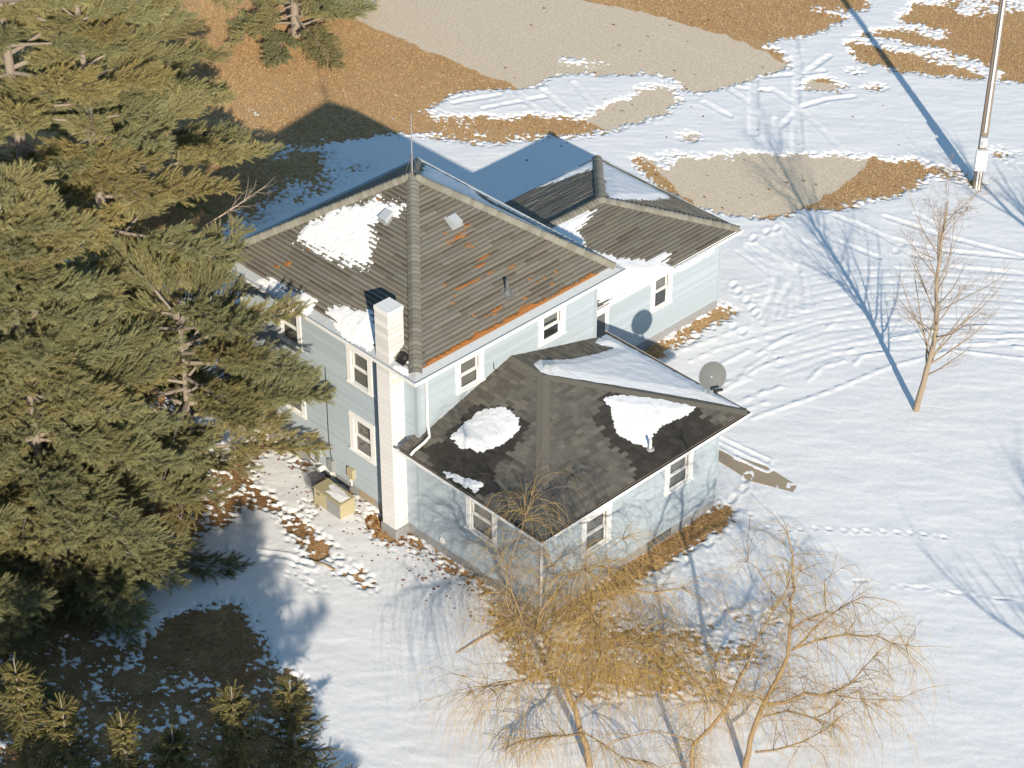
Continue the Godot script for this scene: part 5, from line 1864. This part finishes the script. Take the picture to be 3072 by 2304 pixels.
# opts: h, r (reach of the lowest limbs), crown (height where limbs start), trunk radius, cols
func pine(at: Vector3, o: Dictionary, label: String, sd: int, called := "pine_tree") -> Node3D:
	rng.seed = sd
	var t := thing(called, at, label, "tree", o.get("group", "long-needled pines left of the house"))
	var st := begin()
	var H: float = o.h
	var pts := []
	var rad := []
	for k in 12:
		var y := H * k / 11.0
		pts.append(Vector3(rng.randfn(0, 0.02) * (1 if k > 0 else 0), y - (0.2 if k == 0 else 0.0), rng.randfn(0, 0.02)))
		rad.append(lerpf(o.tr, 0.03, pow(k / 11.0, 1.1)) * (1.25 if k == 0 else 1.0))
	tube(st, pts, rad, 10)
	obj("trunk", st, M.bark_pine, t)
	var br := begin()
	var tf := []
	var limbs := []
	var y: float = o.crown
	while y < H - 0.4:
		var f: float = (y - o.crown) / (H - o.crown)
		var n: int = o.get("per", 3) + rng.randi() % 2
		var a0 := rng.randf() * TAU
		for k in n:
			var a := a0 + TAU * k / n + rng.randfn(0, 0.25)
			var l: float = o.r * pow(1.0 - f, o.get("dome", 0.5)) * rng.randf_range(0.5, 1.15) * minf(1.0, o.get("skirt", 1.0) + f * 2.4) + 0.35
			limbs.append([y + rng.randfn(0, 0.12), a, l, lerpf(-0.12, 0.55, f) + rng.randfn(0, 0.08)])
		y += lerpf(o.get("gap", 0.75), 0.45, f)
	for e in o.get("extra", []): limbs.append(e)
	for L in limbs:
		var out := Vector3(cos(L[1]), 0, sin(L[1]))
		var n := maxi(4, int(L[2] / 0.5))
		var lp := [Vector3(0, L[0], 0)]
		var lr := []
		var q := Vector3(0, L[0], 0)
		var tilt: float = L[3]
		for i in n:
			var s := float(i + 1) / maxi(n, 1)
			tilt += 0.22 / n - (0.62 / n if s > 0.45 else 0.0)
			var step: Vector3 = (out * cos(tilt) + Vector3(0, sin(tilt), 0) + Vector3(rng.randfn(0, 0.06), 0, rng.randfn(0, 0.06))) * L[2] / n
			if in_house(at + q + step): break
			q += step
			lp.append(q)
		n = lp.size() - 1
		if n < 2: continue
		for i in lp.size(): lr.append(maxf(0.012, (0.022 + L[2] * 0.011) * (1.0 - float(i) / n) + 0.008))
		tube(br, lp, lr, 6, false)
		var tone := f_col(o) * rng.randf_range(0.8, 1.15)
		var s0: float = o.get("clear", 0.34) if L[2] > 2.0 else 0.1
		var stations := int(L[2] * (1.0 - s0) / 0.22) + 2
		for j in stations:
			var s := lerpf(s0, 1.0, float(j) / (stations - 1))
			var fi := s * n
			var i := mini(int(fi), n - 1)
			var c: Vector3 = lp[i].lerp(lp[i + 1], clampf(fi - i, 0, 1))
			var along: Vector3 = (lp[i + 1] - lp[i]).normalized()
			for side: float in [-1.0, 1.0]:
				if rng.randf() < 0.16: continue
				var lat := along.cross(Vector3.UP).normalized() * side
				var bd := (along * 0.85 + lat * rng.randf_range(0.45, 1.0) + Vector3(0, rng.randf_range(-0.05, 0.35), 0)).normalized()
				var bl: float = minf(0.28 * L[2] + 0.25, 1.15) * (1.15 - 0.75 * s) * rng.randf_range(0.7, 1.2)
				if j == stations - 1: bd = (along + lat * 0.35 + Vector3(0, 0.25, 0)).normalized()
				tube(br, [c, c + bd * bl], [0.012, 0.005], 3, false)
				var m := maxi(1, int(bl / 0.2))
				for g in m:
					var e := c + bd * bl * (float(g + 0.6) / m)
					if in_house(at + e): continue
					for w in 5:
						var pd := (bd * 0.8 + lat * rng.randfn(0.0, 0.45) + along * 0.3 + Vector3(rng.randfn(0, 0.3), rng.randf_range(-0.35, 0.65), rng.randfn(0, 0.3))).normalized()
						tf.append([Transform3D(aim(pd, rng.randf() * TAU, rng.randf_range(0.6, 1.0)), e), tone.lerp(f_col(o), 0.35)])
	obj("branches", br, M.bark_pine, t)
	var mm := MultiMesh.new()
	mm.transform_format = MultiMesh.TRANSFORM_3D
	mm.use_colors = true
	mm.mesh = plume_mesh
	mm.instance_count = tf.size()
	for k in tf.size():
		mm.set_instance_transform(k, tf[k][0])
		mm.set_instance_color(k, tf[k][1])
	var mi := MultiMeshInstance3D.new()
	mi.name = "crown"
	mi.multimesh = mm
	mi.material_override = M.needle
	mi.set_meta("kind", "stuff")
	t.add_child(mi)
	return t

func in_house(p: Vector3) -> bool:
	if p.y > 9.5: return false
	if p.x > -0.35 and p.x < 8.0 and p.z > -8.6 and p.z < 6.0: return p.y < (6.9 + maxf(0.0, minf(p.x, p.z + 8.6)) * 0.72 if p.z < 0.7 else 5.2)
	return false

func f_col(o: Dictionary) -> Color:
	var a := Color(0.385, 0.34, 0.15)
	var b := Color(0.27, 0.285, 0.155)
	var c := Color(0.43, 0.355, 0.15)
	var x := rng.randf()
	var base := a.lerp(b, rng.randf()) if x < 0.75 else c
	return base.lerp(b, o.get("green", 0.0)) * rng.randf_range(0.8, 1.15)

func spruce(at: Vector3, h: float, r: float, sd: int, label: String) -> void:
	rng.seed = sd
	var t := thing("spruce_tree", at, label, "tree", "short-needled spruces at the yard's near corner")
	var st := begin()
	tube(st, [Vector3(0, -0.2, 0), Vector3(0, h * 0.5, 0), Vector3(0, h, 0)], [0.16, 0.09, 0.012], 8)
	obj("trunk", st, M.bark_pine, t)
	var br := begin()
	var tf := []
	var put := func(p: Vector3, d: Vector3, s: float) -> void:
		tf.append([Transform3D(aim(d, rng.randf() * TAU, s), p), Color(0.30, 0.25, 0.095).lerp(Color(0.22, 0.205, 0.09), rng.randf()) * rng.randf_range(0.8, 1.15)])
	for k in 6:
		put.call(Vector3(0, h - 0.1 - k * 0.2, 0), (Vector3.UP + Vector3(rng.randfn(0, 0.25), 0, rng.randfn(0, 0.25))).normalized(), 0.7)
	var y := maxf(0.8, h - 6.5)
	while y < h - 0.4:
		var f := (h - y) / h
		var n := 3 + rng.randi() % 4
		var a0 := rng.randf() * TAU
		for k in n:
			var a := a0 + TAU * k / n + rng.randfn(0, 0.2)
			var l := minf(r, 0.1 + (h - y) * 0.3) * rng.randf_range(0.4, 1.35)
			var out := Vector3(cos(a), 0, sin(a))
			var q := Vector3(0, y, 0)
			var lp := [q]
			var m := maxi(2, int(l / 0.3))
			for i in m:
				var tilt := lerpf(0.55, -0.3, minf(1.0, f * 2.2)) + 0.45 * float(i) / m
				q += (out * cos(tilt) + Vector3(0, sin(tilt), 0)) * l / m
				lp.append(q)
			var lr := []
			for i in lp.size(): lr.append(0.022 * (1.0 - 0.75 * float(i) / m))
			tube(br, lp, lr, 5, false)
			for i in m:
				for g in 4:
					var c: Vector3 = lp[i].lerp(lp[i + 1], g * 0.25 + rng.randf() * 0.2)
					var along: Vector3 = (lp[i + 1] - lp[i]).normalized()
					for side: float in [-1.0, 1.0]:
						var lat := along.cross(Vector3.UP).normalized() * side
						put.call(c, (along * 0.7 + lat * rng.randf_range(0.5, 1.0) + Vector3(0, rng.randf_range(-0.6, 0.3), 0)).normalized(), rng.randf_range(0.45, 0.85))
					put.call(c, (along + Vector3(0, 0.25, 0)).normalized(), 0.6)
			put.call(q, (out + Vector3(0, 0.3, 0)).normalized(), 0.7)
		y += 0.26
	obj("branches", br, M.bark_pine, t)
	var mm := MultiMesh.new()
	mm.transform_format = MultiMesh.TRANSFORM_3D
	mm.use_colors = true
	mm.mesh = spruce_mesh
	mm.instance_count = tf.size()
	for k in tf.size():
		mm.set_instance_transform(k, tf[k][0])
		mm.set_instance_color(k, tf[k][1])
	var mi := MultiMeshInstance3D.new()
	mi.name = "crown"
	mi.multimesh = mm
	mi.material_override = M.needle
	mi.set_meta("kind", "stuff")
	t.add_child(mi)

func az_to(px0: float, py0: float, px1: float, py1: float) -> float:
	var a := gp(px0, py0)
	var b := gp(px1, py1)
	return atan2(b.z - a.z, b.x - a.x)

func make_evergreens() -> void:
	make_plumes()
	# tall pine whose trunk stands at the picture's left edge
	pine(gp(190, 1330), {h = 22.0, r = 5.6, crown = 6.0, tr = 0.30, gap = 0.95, clear = 0.4}, "tallest pine with bare pale trunk and layered olive limbs", 801)
	pine(gp(590, 1490), {h = 7.4, r = 4.5, crown = 1.6, tr = 0.14, gap = 0.5, green = 0.25, skirt = 0.45, dome = 0.25, clear = 0.3}, "bushy pine whose branch tips brush the blue wall", 802)
	pine(gp(170, 1740), {h = 14.0, r = 4.3, crown = 0.6, tr = 0.18, gap = 0.52, green = 0.4, clear = 0.18, per = 5}, "greener pine in front of the tall one, over pine litter", 803)
	var broad := pine(gp(385, 1310), {h = 20.0, r = 4.4, crown = 2.2, tr = 0.24, gap = 0.75, dome = 0.6}, "broad pine reaching over the roof's left corner", 808)
	rng.seed = 809
	var dead := begin()
	var twigs := begin()
	var d0 := facing(600, 690, broad.position, 1.2) - broad.position
	var d1 := facing(740, 590, broad.position, 1.5) - broad.position
	grow(dead, twigs, d0, (d1 - d0).normalized(), 2.6, 0.03, 2, {wander = 0.08, lift = 0.02, tip = 0.3, kids = [5, 12], first = [0.2, 0.3], ang0 = 0.3, ang1 = 0.7, len0 = 0.3, len1 = 0.5, thin = 0.5, top = 2})
	obj("dead_branch", dead, M.twig_dead, broad)
	obj("dead_twigs", twigs, M.twig_dead, broad)
	pine(gp(400, 640), {h = 13.0, r = 4.4, crown = 1.2, tr = 0.2, gap = 0.7, green = 0.2}, "pine behind the tall one, edging the tan lawn", 804)
	pine(gp(420, 170), {h = 17.0, r = 4.6, crown = 4.5, tr = 0.3, gap = 0.7}, "pine at the far end of the row beside the drive", 805)
	pine(gp(890, 105), {h = 9.0, r = 2.9, crown = 0.5, tr = 0.2, gap = 0.5, green = 0.5}, "pine farthest up the drive with drooping boughs", 806)
	pine(gp(-150, 2050), {h = 8.0, r = 3.4, crown = 1.0, tr = 0.18, gap = 0.65, green = 0.6}, "shaded pine beside the litter bed at the yard's near corner", 807)
	# spruces whose tips rise at the near corner
	var tips := [[693, 2059, 7.5, "slim spruce with the sharpest leader"], [868, 2032, 7.0, "bushy spruce next to the open snow"], [359, 2136, 7.5, "spruce between the slim and the crooked one"], [514, 2182, 6.5, "short spruce in the middle of the clump"], [40, 1975, 8.0, "crooked spruce nearest the shaded pine"], [180, 2090, 7.0, "second spruce from the shaded pine"], [250, 2350, 9.0, "taller spruce behind the crooked one"], [600, 2370, 9.0, "taller spruce behind the slim one"], [930, 2420, 8.5, "taller spruce behind the bushy one"]]
	for k in tips.size():
		var e: Array = tips[k]
		var p := gp(e[0], e[1], e[2])
		spruce(Vector3(p.x, 0, p.z), e[2], 1.7, 820 + k, e[3] + " at the near corner")
	# pines below the picture that shade the near corner
	var shade := [[470, 3750, 9.5], [760, 3900, 10.5], [150, 3800, 10.0], [1010, 4200, 12.0]]
	for k in shade.size():
		var e: Array = shade[k]
		pine(gp(e[0], e[1]), {h = e[2], r = 4.2, crown = 3.0, tr = 0.28, gap = 0.8, group = "tall pines near the drone side of the yard"}, "tall pine near the drone shading the yard's near corner", 840 + k)
